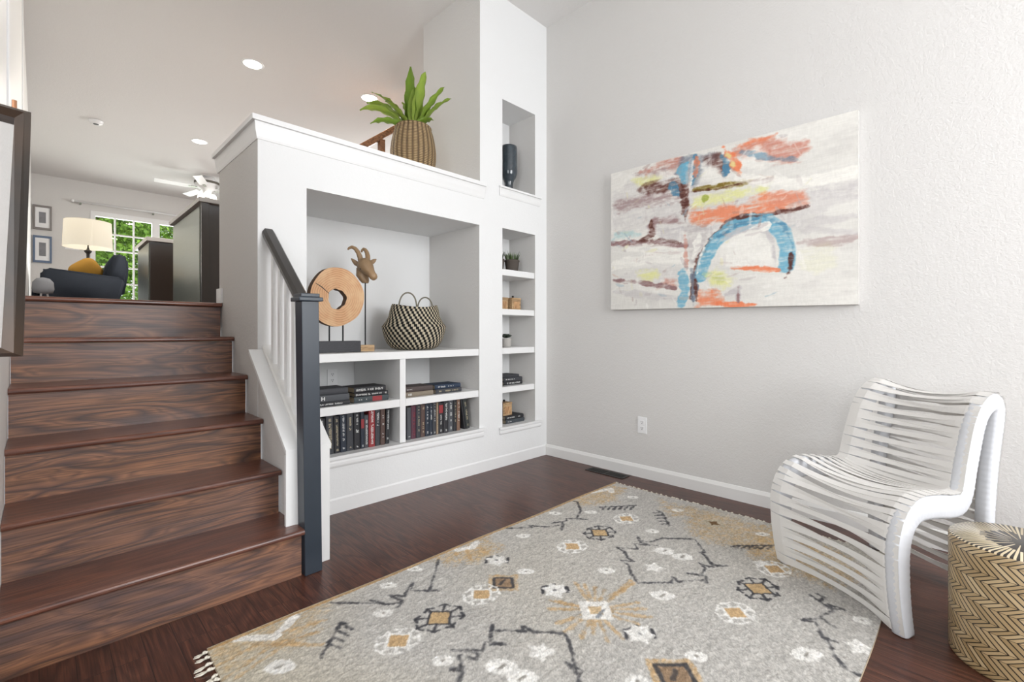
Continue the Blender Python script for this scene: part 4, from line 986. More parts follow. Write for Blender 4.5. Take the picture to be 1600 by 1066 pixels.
for nm, pts, rr_ in (('horn', [gp(-.028,.062,.0), gp(-.034,.09,.0), gp(-.046,.12,0), (gp(-.064,.145,0)), gp(-.085,.156,0), gp(-.103,.150,0), gp(-.114,.138,0)], [.017,.0165,.0145,.012,.010,.008,.005]),
                  ('horn', [gp(.012,.066,-.01), gp(.010,.095,-.02), gp(.002,.122,-.03), gp(-.010,.143,-.035), gp(-.024,.150,-.04), gp(-.034,.142,-.04), gp(-.037,.128,-.04)], [.0165,.0155,.0135,.011,.009,.007,.005])):
    bm = BM(); fine = []; fr_ = []
    for i in range(len(pts)-1):
        for k in range(5):
            t_ = k/5; fine.append(pts[i].lerp(pts[i+1], t_)); fr_.append(lerp(rr_[i], rr_[i+1], t_)*(1+.07*(k % 2)))
    fine.append(pts[-1]); fr_.append(.003); tube(bm, fine, fr_, 12); obj(nm, bm, M['goat'], gt, smooth=True)
for base, tip, wd_ in ((gp(-.045, .035, -.005), gp(-.092, .082, 0), .016), (gp(.030, .052, -.01), gp(.068, .080, -.015), .016)):
    bm = BM(); d = tip-base; s2_ = d.cross(FW).normalized()
    loft(bm, [(base, s2_, FW, wd_*.6, .008), (base+d*.35, s2_, FW, wd_, .008), (base+d*.7, s2_, FW, wd_*.7, .006), (tip, s2_, FW, .002, .002)], 12); obj('ear', bm, M['goat'], gt, smooth=True)
for s_ in (-1, 1):
    bm = BM(); c = P0+hd*.035+sd_*(.030*s_)-FW*.030+UPV*.0; bmesh.ops.create_icosphere(bm, subdivisions=2, radius=.006, matrix=Matrix.Translation(c)); obj('eye', bm, M['slot'], gt, smooth=True)
bm = BM(); tube(bm, [(GX, GY, SZ+.04), (GX, GY, 1.37)], .004, 10); obj('rod', bm, M['black_metal'], gt)
bm = BM(); box(bm, GX-.048, GX+.048, GY-.034, GY+.034, SZ+.001, SZ+.042, .003); obj('base_block', bm, M['box_wood'], gt)
# striped belly basket
BX, BY = 1.925, 2.92
bk = thing('belly_basket', (BX, BY, SZ), 'black and cream woven belly basket with two loop handles, right on the niche shelf', 'basket')
t = NT('black_cream_weave'); t.set(.8); tc = t.n('ShaderNodeTexCoord'); s = t.sep(tc.outputs['Object'])
ang = t.math('ARCTAN2', s[1], s[0]); zz = s[2]
q = t.math('ADD', t.math('MULTIPLY', ang, 34/(2*PI)), t.math('MULTIPLY', zz, 17.))
row = t.math('FRACT', t.math('MULTIPLY', zz, 56.)); col_ = t.math('FRACT', q)
q2 = t.math('FRACT', t.math('ADD', t.math('MULTIPLY', ang, 34/(2*PI)), t.math('MULTIPLY', t.math('FLOOR', t.math('MULTIPLY', zz, 56.)), 17/56.)))
k = t.math('GREATER_THAN', q2, .52)
c = t.mix(k, (.012,.011,.010,1), (.80,.72,.56,1)); c = t.mix(t.math('MULTIPLY', t.math('LESS_THAN', row, .14), .5), c, (.10,.08,.06,1)); t.col(c)
t.bump(t.math('ADD', t.math('PINGPONG', row, .5), t.math('MULTIPLY', t.noise(tc.outputs['Object'], 160, 2), .5)), .5, .004); M['basket'] = t.m
prof = [(.13, .002), (.165, .012), (.195, .045), (.215, .09), (.226, .135), (.232, .165), (.222, .178), (.205, .20), (.188, .235), (.180, .27), (.170, .300), (.165, .312)]
bm = BM(); n = 96; rings = []
for r_, z in prof:
    rings.append([])
    for i in range(n):
        a = 2*PI*i/n; wob = 1+.012*math.sin(3*a+z*9)+(.03*math.sin(2*a+.6) if z > .2 else 0)
        dz = .012*math.sin(2*a+2.2) if z > .25 else 0
        rings[-1].append(bm.verts.new((BX+r_*wob*math.cos(a), BY+r_*wob*math.sin(a)*.96, SZ+z+dz)))
for a, b in zip(rings, rings[1:]):
    for i in range(n): bm.faces.new((a[i], a[(i+1) % n], b[(i+1) % n], b[i]))
bm.faces.new(rings[0][::-1]); bmesh.ops.solidify(bm, geom=bm.faces[:], thickness=.006)
obj('basket_body', bm, M['basket'], bk, smooth=True)
M['cord'] = plain('seagrass_cord', (.22, .20, .15, 1), .8, bump=.6, bscale=250, var=.3)
for cx, cy, dirv in ((BX-.106, BY-.078, 1), (BX+.124, BY+.046, 1)):
    bm = BM(); pts = []
    hgt = .115 if cy < BY else .100; hw = .062 if cy < BY else .056
    for k in range(25):
        a = PI*k/24; q = RT*(-hw*math.cos(a)); pts.append((cx+q.x, cy+q.y, SZ+.285+hgt*math.sin(a)**.8+(0 if 0 < k < 24 else -.03)))
    tube(bm, pts, .0052, 8); obj('handle', bm, M['cord'], bk, smooth=True)
bm = BM(); bmesh.ops.create_icosphere(bm, subdivisions=1, radius=.008, matrix=Matrix.Translation((BX+.236, BY-.05, SZ+.163))); obj('fold_knot', bm, M['cord'], bk)
# ---------------- books ----------------
PAGE = plain('page_edges', (.52, .44, .32, 1), .85, bump=.6, bscale=300, var=.15)
LETTER = {'w': plain('white_foil', (.78, .78, .76, 1), .5), 'g': plain('gilt_foil', (.52, .45, .30, 1), .5), 'r': plain('red_label', (.27, .03, .035, 1), .6)}
BC = {}
def cover(c):
    if c not in BC: BC[c] = plain('book_cloth', c+(1,), .6, bump=.35, bscale=350, var=.2)
    return BC[c]
def book(c0, ax_s, ax_w, ax_d, th, H, D, col, letters, label, group, lt='w', band=None, name='book', font=None):
    """c0: corner at spine-foot; ax_s along the height of the spine, ax_w across the thickness, ax_d into the shelf"""
    c0 = Vector(c0); S, W, Dv = Vector(ax_s).normalized(), Vector(ax_w).normalized(), Vector(ax_d).normalized()
    b = thing(name, c0+W*(th/2), label, 'book', group)
    bm = BM(); t_ = .0028; r_ = .004
    C = c0+W*(th/2)+S*(H/2)
    # cloth case: spine slightly rounded, two boards
    out = []
    for k in range(7):
        a = PI*k/6; out.append((-math.cos(a)*th/2, -.006*math.sin(a)+.006))
    sec = [(-th/2, D)]+out+[(th/2, D), (th/2-t_, D)]+[(math.cos(PI*k/6)*(th/2-t_), -.006*math.sin(PI*k/6)+.006+t_) for k in range(7)]+[(-th/2+t_, D)]
    prism(bm, [c0+W*(th/2+a)+Dv*d for a, d in sec], S*H); obj('book_cover', bm, cover(col), b)
    bm = BM(); obox(bm, C+Dv*(D/2+.004), W, Dv, S, th/2-t_-.0002, D/2-.009, H/2-.004); obj('page_block', bm, PAGE, b)
    rb_ = random.Random(label)
    bm = BM(); any_ = False
    for (a0, a1, wd_, gap) in letters:
        p = a0*H
        while p < a1*H-.002:
            L = rb_.uniform(.003, .007)*max(wd_/.012, .6)
            if rb_.random() > gap:
                hgt = wd_*rb_.uniform(.7, 1.)
                cc = c0+W*(th/2)+S*(p+L/2)+Dv*(-.0003)
                # a letter: two stems and a bar
                obox(bm, cc-S*(L*.36), W, Dv, S, hgt/2, .0004, L*.12); obox(bm, cc+W*(hgt*.32*rb_.choice((-1,0,1))), W, Dv, S, hgt*.14, .0004, L*.42)
                if rb_.random() > .4: obox(bm, cc+S*(L*.30), W, Dv, S, hgt/2, .0004, L*.12)
                any_ = True
            p += L*1.25
    if any_: obj('spine_lettering', bm, LETTER[lt], b)
    else: bm.free()
    if band:
        a0, a1, k = band; bm = BM(); obox(bm, c0+W*(th/2)+S*((a0+a1)/2*H)+Dv*.0002, W, Dv, S, th*.40, .0004, (a1-a0)/2*H); obj('spine_label', bm, LETTER[k], b)
    return b
BKc, NV, GY_, CH_, BRc = (.022,.022,.026), (.020,.028,.045), (.075,.08,.09), (.045,.047,.055), (.095,.055,.045)
xs1 = [1.128,1.170,1.216,1.252,1.292,1.337,1.379,1.404,1.432,1.476,1.512,1.546,1.574]
ls1 = [(BKc,'w',[(.1,.2,.012,.2),(.45,.95,.012,.15)],None,.225,'black book at left end of lower left row, first behind the newel post'),
 (CH_,'g',[(.15,.95,.018,.25)],None,.235,'wide charcoal book with small gilt lettering filling the spine, second in lower left row'),
 (BKc,'g',[(.06,.12,.016,0),(.2,.78,.012,.0),(.84,.95,.014,0)],None,.228,'black book with a long gilt outlined title panel, third in lower left row'),
 (NV,'w',[(.08,.14,.014,0),(.3,.97,.012,.15)],None,.232,'navy book with white title running the full spine, fourth in lower left row'),
 (CH_,'g',[(.08,.12,.014,0),(.5,.9,.016,.2)],None,.236,'dark grey book with gilt title on the upper spine, fifth in lower left row'),
 (BKc,'w',[(.06,.1,.012,0),(.46,.54,.02,0),(.65,.95,.012,.4)],None,.235,'black book with white diamond emblem mid spine, sixth in lower left row'),
 (NV,'w',[(.05,.1,.01,0)],(.55,.80,'r'),.236,'thin dark blue book with small red patch, seventh in lower left row'),
 (GY_,'w',[(.1,.85,.012,.15)],None,.212,'short grey book with white scribbled title, eighth in lower left row'),
 ((.30,.035,.04),'w',[(.08,.95,.018,.15)],None,.240,'red spined book with pale capital title, ninth in lower left row'),
 (CH_,'w',[(.55,.9,.016,.3)],None,.240,'dark grey book with faint grey title, tenth in lower left row'),
 (BRc,'w',[(.15,.85,.012,.6)],None,.242,'brown black book, eleventh in lower left row'),
 (BKc,'w',[(.12,.2,.012,.1),(.4,.92,.010,.1)],None,.242,'thin black book with white title at right end of lower left row')]
for i, (c, lt, le, bd, H, lb) in enumerate(ls1):
    lean = -.035+.0045*i if i < 8 else .0
    if i == 11: lean = .03
    x0, x1 = xs1[i], xs1[i+1]
    S_ = Vector((lean, 0, 1)).normalized(); W_ = Vector((1, 0, -lean)).normalized()
    z0 = .3310+(0 if lean <= 0 else lean*(x1-x0)); 
    if lean < 0: z0 = .3310
    book((x0-lean*.0, 2.668+.004*rnd.random(), z0+max(0, lean)*(x1-x0)+.0002), S_, W_, (0,1,0), (x1-x0)*.96, H-.012, .155, c, le, lb, 'books standing in the lower left compartment', lt, bd)
xs2 = [1.703,1.738,1.776,1.812,1.848,1.883,1.911,1.940,1.957,2.001,2.044,2.088,2.120,2.150]
ls2 = [(GY_,'w',[(.08,.14,.014,.2)],None,.228,'plain dark grey book at left end of lower right row beside the divider'),
 ((.10,.03,.05),'r',[(.08,.9,.014,.5)],None,.236,'maroon book with dull red marks, second in lower right row'),
 (CH_,'g',[(.2,.95,.013,.3)],None,.236,'charcoal book with gilt lettering down the spine, third in lower right row'),
 (BRc,'g',[(.1,.45,.012,.4),(.85,.93,.014,0)],None,.236,'brown black book with gilt dot near its head, fourth in lower right row'),
 (NV,'w',[(.08,.14,.012,0),(.4,.95,.012,.3)],None,.236,'dark blue book with white script title, fifth in lower right row'),
 (NV,'w',[(.05,.1,.01,0),(.5,.9,.01,.3)],None,.234,'thin navy book with pale title, sixth in lower right row'),
 (CH_,'w',[(.05,.1,.01,0),(.4,.95,.01,.5)],None,.238,'thin slate book with broken white title, seventh in lower right row'),
 ((.30,.22,.15),'g',[(.05,.95,.006,.3)],None,.236,'very thin tan book, eighth in lower right row'),
 (BKc,'w',[(.06,.12,.012,0),(.3,.62,.012,.2)],(.66,.92,'r'),.232,'black book with bright red upper spine, ninth in lower right row'),
 (BKc,'w',[(.05,.12,.012,0),(.4,.92,.020,.1)],None,.240,'black book with bold white capitals, tenth in lower right row'),
 (GY_,'w',[(.08,.16,.014,0),(.3,.95,.016,.4)],None,.240,'slate grey book with pale worn title, eleventh in lower right row'),
 (BKc,'g',[(.3,.9,.010,.4)],None,.240,'thin black book with gilt title, twelfth in lower right row'),
 ((.20,.115,.075),'w',[(.2,.9,.012,.5)],None,.240,'copper brown book with rubbed spine, thirteenth in lower right row')]
for i, (c, lt, le, bd, H, lb) in enumerate(ls2):
    book((xs2[i]+.003, 2.672+.003*rnd.random(), .3312), (0,0,1), (1,0,0), (0,1,0), (xs2[i+1]-xs2[i])*.96, H-.016, .155, c, le, lb, 'books standing in the lower right compartment', lt, bd)
ln = -.17
for x0, th, c, le, lb in ((2.162, .014, BKc, [], 'thin black book with bare spine leaning left, against the copper brown book'), (2.181, .034, (.03,.035,.035), [(.08,.16,.014,.1),(.3,.9,.016,.2)], 'black book with gilt title leaning left at right end of lower right row')):
    S_ = Vector((ln, 0, 1)).normalized(); W_ = Vector((1, 0, -ln)).normalized()
    book((x0+.031, 2.674, .3312), S_, W_, (0,1,0), th, .222, .155, c, le, lb, 'books standing in the lower right compartment', 'g')
def stack(x0, y0, z0, items, yaw=0):
    z = z0+.0006
    for (dx, th, L, D, c, lt, le, bd, lb, gp_) in items:
        S_ = Vector((math.cos(yaw), math.sin(yaw), 0)); D_ = Vector((-math.sin(yaw), math.cos(yaw), 0))
        # spine runs left to right, thickness upwards
        book(Vector((x0+dx, y0, z)), S_, (0,0,1), D_, th, L, D, c, le, lb, gp_, lt, bd); z += th+.0004
    return z
g1 = 'books lying flat in the upper left compartment'; g2 = 'books lying flat in the upper right compartment'; g3 = 'books lying flat in the column niche'
stack(1.075, 2.664, .610, [(0,.026,.232,.155,BKc,'w',[(.15,.8,.010,.15)],None,'thin black book with white title, bottom of the left pile behind the newel post',g1), (.0,.040,.228,.155,GY_,'w',[],None,'grey book with a pale letter H, middle of the left pile behind the newel post',g1), (.005,.036,.215,.158,CH_,'w',[(.1,.2,.01,.4)],None,'plain charcoal book on top of the left pile behind the newel post',g1)])
# the letter H on the grey spine
hb = [o for o in bpy.data.objects if o.get('label', '').startswith('grey book with a pale letter H')][0]; bm = BM()
hx, hy, hz = 1.145, 2.6638, .6575
for a in (-.008, .008): obox(bm, (hx+a, hy, hz), (1,0,0), (0,1,0), (0,0,1), .0022, .0005, .011)
obox(bm, (hx, hy, hz), (1,0,0), (0,1,0), (0,0,1), .0062, .0005, .0018); obj('spine_lettering', bm, LETTER['w'], hb)
stack(1.335, 2.668, .610, [(0,.036,.232,.150,(.05,.065,.072),'w',[(.05,.35,.008,.5)],(.52,.80,'r'),'slate green book with red spine patch, bottom of the pile of three beside the divider',g1), (.004,.024,.224,.150,BKc,'w',[(.03,.44,.012,.1),(.5,.82,.010,.2),(.9,.96,.012,0)],None,'thin black book with white title, middle of the pile of three beside the divider',g1), (.0,.034,.212,.152,BKc,'w',[(.06,.92,.016,.08)],None,'black book with large white title, on top of the pile of three beside the divider',g1)])
stack(1.69, 2.668, .610, [(0,.032,.222,.150,(.24,.20,.15),'w',[(.1,.2,.018,.2)],None,'tan book with small white mark, bottom of the short pile right of the divider',g2), (-.002,.034,.218,.150,(.075,.055,.052),'w',[(.04,.25,.008,.4)],None,'dark brown book on top of the short pile right of the divider',g2)])
stack(1.935, 2.672, .610, [(0,.032,.228,.150,CH_,'g',[(.12,.2,.012,0),(.35,.85,.012,.15)],None,'charcoal book with gilt title, under the dark blue book at the right',g2), (-.008,.030,.226,.150,(.018,.035,.07),'w',[(.12,.4,.012,.1),(.5,.72,.008,.2)],None,'dark blue book with white title, on top at the right of the upper right compartment',g2)])
stack(2.615, 2.70, .612, [(0,.030,.215,.150,BKc,'w',[(.1,.85,.014,.1)],None,'black book with bold white title, bottom of three in the column niche',g3), (.0,.030,.212,.150,CH_,'w',[(.1,.6,.008,.2)],None,'charcoal book with fine pale title, middle of three in the column niche',g3), (-.01,.022,.185,.145,(.035,.037,.045),'w',[],None,'smaller plain black book on top of three in the column niche',g3)])
zt_ = stack(2.640, 2.70, .300, [(0,.032,.215,.150,(.055,.065,.075),'w',[(.1,.3,.008,.3)],None,'slate book at the foot of the column niche, under another book',g3), (-.005,.030,.210,.150,BKc,'w',[(.1,.5,.010,.2),(.7,.8,.012,0)],None,'black book under the lidded wooden box at the foot of the column niche',g3)])
# ---------------- column niche things ----------------
def grass_pot(x, y, z, label):
    o = thing('potted_grass', (x, y, z), label, 'potted plant', 'potted grasses in the column niche')
    bm = BM(); lathe(bm, (x, y, z+.0008), [(.046, 0), (.049, .008), (.060, .086), (.063, .090), (.061, .100), (.056, .100), (.053, .085), (.01, .083)], 28); obj('pot', bm, M['pot'], o, smooth=True)
    bm = BM(); rr = random.Random(label); 
    for k in range(90):
        a = rr.uniform(0, 2*PI); r0 = .046*math.sqrt(rr.random()); h = rr.uniform(.055, .10); sp_ = rr.uniform(.1, .5)
        b0 = Vector((x+r0*math.cos(a), y+r0*math.sin(a), z+.08)); tip = b0+Vector((math.cos(a)*h*sp_, math.sin(a)*h*sp_, h)); m_ = b0.lerp(tip, .5)+Vector((0, 0, .008)); s_ = Vector((-math.sin(a+1), math.cos(a+1), 0))*.0035
        v = [bm.verts.new(p) for p in (b0-s_, b0+s_, m_+s_*.9, m_-s_*.9, tip)]; bm.faces.new(v[:4]); bm.faces.new((v[3], v[2], v[4]))
    obj('grass_blades', bm, M['grass'], o, kind='stuff'); return o
M['pot'] = plain('aged_brown_pot', (.105, .085, .070, 1), .8, bump=.5, bscale=50, var=.5)
M['grass'] = plain('artificial_grass', (.13, .19, .075, 1), .5, var=.5)
grass_pot(2.752, 2.745, 1.530, 'potted grass in brown pot, the fully visible one on the top column shelf')
grass_pot(2.625, 2.79, 1.530, 'potted grass half hidden by the left edge of the top column shelf')
def wood_box(x, y, z, w, h, d, label, yaw=0):
    o = thing('lidded_wooden_box', (x, y, z), label, 'box', 'lidded wooden boxes in the column niche')
    Xv, Yv = Vector((math.cos(yaw), math.sin(yaw), 0)), Vector((-math.sin(yaw), math.cos(yaw), 0)); c = Vector((x, y, z))
    bm = BM(); obox(bm, c+UPV*(h*.42+.0008), Xv, Yv, UPV, w/2, d/2, h*.42, .002); obj('box_body', bm, M['box_wood'], o)
    bm = BM(); obox(bm, c+UPV*(h*.84+h*.08+.001), Xv, Yv, UPV, w/2+.002, d/2+.002, h*.075, .003); obj('lid', bm, M['box_wood'], o)
    bm = BM(); obox(bm, c-Yv*(d/2+.0002)+UPV*(h*.42), Xv, Yv, UPV, w*.33, .0015, h*.27, .001); obj('front_panel', bm, M['light_wood'], o)
    bm = BM(); lathe(bm, (x, y, z+h*1.0+.0008), [(.005, 0), (.005, .004), (.010, .009), (.010, .014), (.005, .019)], 16); obj('knob', bm, M['vent_metal'], o, smooth=True)
wood_box(2.772, 2.755, 1.220, .100, .100, .085, 'pale wooden box with knobbed lid, the fully visible one on second column shelf')
wood_box(2.645, 2.775, 1.220, .100, .100, .085, 'pale wooden box mostly hidden by left edge of second column shelf')
wood_box(2.680, 2.765, zt_, .100, .105, .085, 'pale wooden box with knobbed lid standing on two books at foot of column niche')
o = thing('potted_succulent', (2.700, 2.76, .917), 'dark succulent in small pale cement pot on third column shelf', 'potted plant')
bm = BM(); lathe(bm, (2.700, 2.76, .9178), [(.036, 0), (.039, .004), (.043, .068), (.043, .072), (.038, .072), (.036, .060), (.01, .058)], 24); obj('pot', bm, plain('cement_pot', (.50, .48, .45, 1), .9, bump=.5, bscale=40, var=.2), o, smooth=True)
bm = BM(); rr = random.Random(3)
for k in range(34):
    a = k*2.4; el = .25+.9*(k/34); L = .056-.02*(k/34); d = Vector((math.cos(a)*math.cos(el), math.sin(a)*math.cos(el), math.sin(el))); b0 = Vector((2.700, 2.76, .992)); s_ = Vector((-math.sin(a), math.cos(a), 0)); u = d.cross(s_)
    loft(bm, [(b0+d*.004, s_, u, .004, .003), (b0+d*L*.5, s_, u, .010, .005), (b0+d*L*.8, s_, u, .007, .004), (b0+d*L, s_, u, .001, .001)], 6)
obj('leaves', bm, plain('dark_succulent', (.035, .05, .035, 1), .5, var=.3), o, smooth=True)
# glazed vase in the upper niche
o = thing('glazed_vase', (2.735, 2.765, 2.165), 'dark blue-grey glazed vase on a narrow foot in the upper column niche', 'vase')
t = NT('blue_grey_glaze'); t.set(.12, 0, .6, .6); v = t.coord(); t.col(t.ramp(t.noise(v, 14, 4, .6), [(.35, (.020,.030,.040)), (.7, (.040,.060,.075))])); t.bump(t.noise(v, 30, 3, .6), .12, .002)
bm = BM(); lathe(bm, (2.735, 2.765, 2.1656), [(.040, 0), (.041, .006), (.035, .03), (.034, .07), (.036, .10), (.045, .125), (.060, .145), (.069, .175), (.071, .20), (.070, .26), (.071, .34), (.070, .385), (.067, .400), (.058, .402), (.058, .38), (.01, .37)], 40); obj('vase_body', bm, t.m, o, smooth=True)
# ---------------- planter on the wall top ----------------
PXc, PYc, PZ = 1.905, 2.905, 2.142
pl_ = thing('potted_fern', (PXc, PYc, PZ), 'broad-leaved green plant in a round wicker basket on top of the shelf wall', 'potted plant')
t = NT('wicker_weave'); t.set(.7); tc = t.n('ShaderNodeTexCoord'); s = t.sep(tc.outputs['Object']); ang = t.math('ARCTAN2', s[1], s[0])
fl = t.math('FLOOR', t.math('MULTIPLY', s[2], 88.)); par = 0.
a = t.math('FRACT', t.math('ADD', t.math('MULTIPLY', ang, 26/(2*PI)), par)); zf = t.math('FRACT', t.math('MULTIPLY', s[2], 88.))
hh = t.math('MULTIPLY', t.math('SINE', t.math('MULTIPLY', a, PI)), t.math('SINE', t.math('MULTIPLY', zf, PI)))
c = t.ramp(hh, [(.10, (.030,.018,.009)), (.38, (.18,.11,.05)), (.65, (.42,.30,.155)), (1, (.56,.42,.24))]); c = t.mix(t.math('MULTIPLY', t.noise(tc.outputs['Object'], 14, 3), .5), c, (.30,.19,.085,1)); t.col(c); t.bump(hh, .9, .006); M['wicker'] = t.m
bm = BM(); lathe(bm, (PXc, PYc, PZ+.0008), [(.120, 0), (.135, .01), (.152, .06), (.162, .13), (.163, .19), (.154, .26), (.140, .32), (.128, .352), (.131, .362), (.125, .370), (.112, .366), (.112, .33), (.01, .325)], 72); obj('basket', bm, M['wicker'], pl_, smooth=True)
t = NT('green_leaf'); t.set(.42, 0, .4); t.b.inputs['Subsurface Weight'].default_value = 0
at = t.n('ShaderNodeAttribute', attribute_name='leafu'); oi = t.n('ShaderNodeObjectInfo'); v = t.coord()
base = t.mix(oi.outputs['Random'], (.32,.46,.06,1), (.55,.64,.13,1)); c = t.mix(t.math('MULTIPLY', t.noise(v, 30, 3), .6), base, (.16,.33,.06,1)); t.col(c); t.bump(t.noise(v, 60, 3), .3, .003); M['leaf'] = t.m
def leaf(base, d0, L, W, droop, roll=0):
    bm = BM(); K = 14; p = Vector(base); d = Vector(d0).normalized(); prev = None; step = L/K
    for k in range(K+1):
        u = k/K; side = d.cross(UPV)
        if side.length < .05: side = Vector((1, 0, 0)).cross(d)
        side.normalize(); nrm = side.cross(d).normalized()
        side = (side*math.cos(roll)+nrm*math.sin(roll)); nrm = side.cross(d).normalized()
        w = W*(.10+.90*math.sin(PI*min(1, (u*.94+.03))**.85)**.8)*(1 if u < .97 else .15)*min(1, u*3+.22)
        wave = .006*math.sin(u*26)
        pts = [p-side*w+nrm*(w*.28+wave), p-side*w*.5+nrm*w*.10, p, p+side*w*.5+nrm*w*.10, p+side*w+nrm*(w*.28-wave)]
        r = [bm.verts.new(q) for q in pts]
        if prev:
            for i in range(4): bm.faces.new((prev[i], prev[i+1], r[i+1], r[i]))
        prev = r; p = p+d*step; d = (d+Vector((0, 0, -droop/K*(.4+1.2*u)))).normalized()
    bmesh.ops.solidify(bm, geom=bm.faces[:], thickness=.0012); return bm
LB = Vector((PXc, PYc, PZ+.35))
def tipdir(dr, dz, df): return RT*dr+UPV*dz+FW*df
LV = [(-.358,.112,-.05,.4,.036,1.5),(-.326,.184,.0,.4,.038,1.3),(-.299,.275,.03,.4,.036,1.0),(-.014,.43,-.02,.4,.046,.06),(.095,.38,-.05,.4,.042,.15),(.222,.288,-.02,.4,.034,.55),(.263,.225,.02,.4,.034,.8),(.15,.04,-.06,.3,.034,1.3),(-.276,.007,-.08,.3,.028,1.2),(-.10,.24,.10,.3,.032,.5),(.07,.22,.12,.3,.030,.5),(-.17,.15,-.10,.3,.032,.9),(.10,.16,.05,.3,.028,.6),(.02,.28,-.04,.3,.034,.2),(-.06,.30,.05,.3,.034,.3),(.19,.24,.10,.3,.030,.6),(-.22,.22,-.03,.3,.030,1.0)]
for dr, dz, df, L, W, dro in LV:
    az = math.hypot(dr, df); lift = dro*.42
    d0 = (tipdir(dr, dz+lift*az*1.1+.02, df)).normalized(); b0 = LB+RT*(dr*.12)+FW*(df*.12)
    tgt = LB+tipdir(dr*1.03, dz*1.03+.008, df); V0 = d0*L
    for _ in range(12):
        p = b0.copy(); d = V0.normalized(); st_ = V0.length/14
        for k in range(15):
            u = k/14
            if k < 14: p = p+d*st_
            d = (d+Vector((0, 0, -dro/14*(.4+1.2*u)))).normalized()
        V0 = V0+(tgt-p)*.8
    d0, L = V0.normalized(), V0.length
    obj('leaf', leaf(b0, d0, L, W*1.3, dro, rnd.uniform(-.25, .25)), M['leaf'], pl_, smooth=True)
bm = BM(); lathe(bm, (PXc, PYc, PZ+.326), [(.111, 0), (.111, .01), (.05, .02)], 24); obj('moss', bm, plain('moss', (.05, .045, .025, 1), .9, bump=.8, bscale=60, var=.5), pl_, smooth=True)

# ---------------- left wall mirror ----------------
t = NT('dark_bronze'); t.set(.35, .25, .5); v = t.coord(); t.col(t.ramp(t.noise(v, 5, 3), [(.4, (.035,.028,.023)), (.8, (.085,.050,.030))])); M['bronze'] = t.m
mr = thing('wall_mirror', (-.30, 1.60, .985), 'dark bronze framed mirror at the left edge in front of the stairs', 'mirror')
YM = 1.555
O = [(-.60, .984), (-.0262, .984), (-.0128, 1.551), (-.60, 1.60)]; I = [(-.56, 1.004), (-.0600, 1.004), (-.0395, 1.527), (-.56, 1.572)]
def fp(q, d): return Vector((q[0], YM+d, q[1]))
for k in range(4):
    a, b_, c_, d_ = O[k], O[(k+1) % 4], I[(k+1) % 4], I[k]; m1 = (lerp(b_[0], c_[0], .42), lerp(b_[1], c_[1], .42)); m0 = (lerp(a[0], d_[0], .42), lerp(a[1], d_[1], .42))
    bm = BM(); P = [fp(a, .012), fp(b_, .012), fp(m1, -.008), fp(m0, -.008), fp(c_, .002), fp(d_, .002), fp(a, .045), fp(b_, .045), fp(c_, .045), fp(d_, .045)]
    v = [bm.verts.new(p) for p in P]
    for q in ((0,1,2,3), (3,2,4,5), (0,6,7,1), (5,4,8,9), (6,9,8,7), (0,3,5,9,6), (1,7,8,4,2)): bm.faces.new([v[i] for i in q])
    bmesh.ops.recalc_face_normals(bm, faces=bm.faces[:]); obj('frame_bar', bm, M['bronze'], mr)
bm = BM(); prism(bm, [fp(q, .030) for q in I], (0, .006, 0)); t = NT('mirror_glass'); t.set(.02, 1); t.col((.9,.9,.9,1)); obj('mirror_glass', bm, t.m, mr)
bm = BM(); prism(bm, [fp(q, .037) for q in ((-.55, 1.02), (-.06, 1.02), (-.05, 1.50), (-.55, 1.53))], (0, .008, 0)); obj('backing_board', bm, M['black_rail'], mr)
bm = BM(); tube(bm, [(-.041, 1.612, 1.552), (-.041, 1.612, 1.585)], .0045, 12); box(bm, -.10, -.036, 1.609, 1.6195, 1.545, 1.553)
setp(obj('hanging_hook', bm, plain('copper_hook', (.45, .22, .12, 1), .3, .8), smooth=False), 'small copper hook just above the dark mirror frame', 'hook')
# ---------------- upper level ----------------
def near(y): return y
M['dark_cab'] = plain('espresso_cabinet', (.035, .025, .02, 1), .28, spec=.5, coat=.4)
t = NT('brushed_steel'); t.set(.28, .85); v = t.coord(scale=(1, 1, 60)); t.col(t.mix(t.noise(v, 3, 2), (.20,.22,.18,1), (.27,.29,.24,1))); M['steel'] = t.m
M['counter'] = plain('pale_stone_counter', (.55, .52, .49, 1), .25, var=.2)
def slabbox(nm, par, a, mat, bev=.002, **k): return obj(nm, box(BM(), *a, bev), mat, par, **k)
fr = thing('kitchen_island', (1.3, 5.0, ZU), 'tall dark kitchen unit with pale steel side seen at the top of the stairs', 'cabinet')
slabbox('cabinet_body', fr, (.935, 1.75, 4.47, 5.62, ZU+.001, 2.085), M['dark_cab'])
slabbox('side_panel', fr, (.925, .934, 4.53, 5.60, ZU+.002, 2.07), M['steel'])
slabbox('corner_post', fr, (.921, .975, 4.44, 4.469, ZU+.001, 2.085), M['dark_cab'])
slabbox('worktop', fr, (.900, 1.78, 4.42, 5.66, 2.086, 2.12), M['counter'])
o2 = thing('kitchen_counter', (1.2, 6.9, ZU), 'lower dark counter run with dishwasher beyond the tall unit, left of it', 'cabinet')
slabbox('cabinet_body', o2, (.88, 1.10, 6.62, 7.5, ZU+.001, 2.06), M['dark_cab'])
slabbox('end_panel', o2, (.872, .879, 6.66, 7.48, ZU+.002, 2.05), M['steel'])
slabbox('worktop', o2, (.845, 1.75, 6.58, 7.56, 2.061, 2.105), M['counter'])
dw = slabbox('dishwasher_door', o2, (1.101, 1.72, 6.615, 7.5, ZU+.001, 2.06), M['steel'])
slabbox('handle', dw, (1.16, 1.66, 6.57, 6.60, 1.96, 1.99), M['steel'])
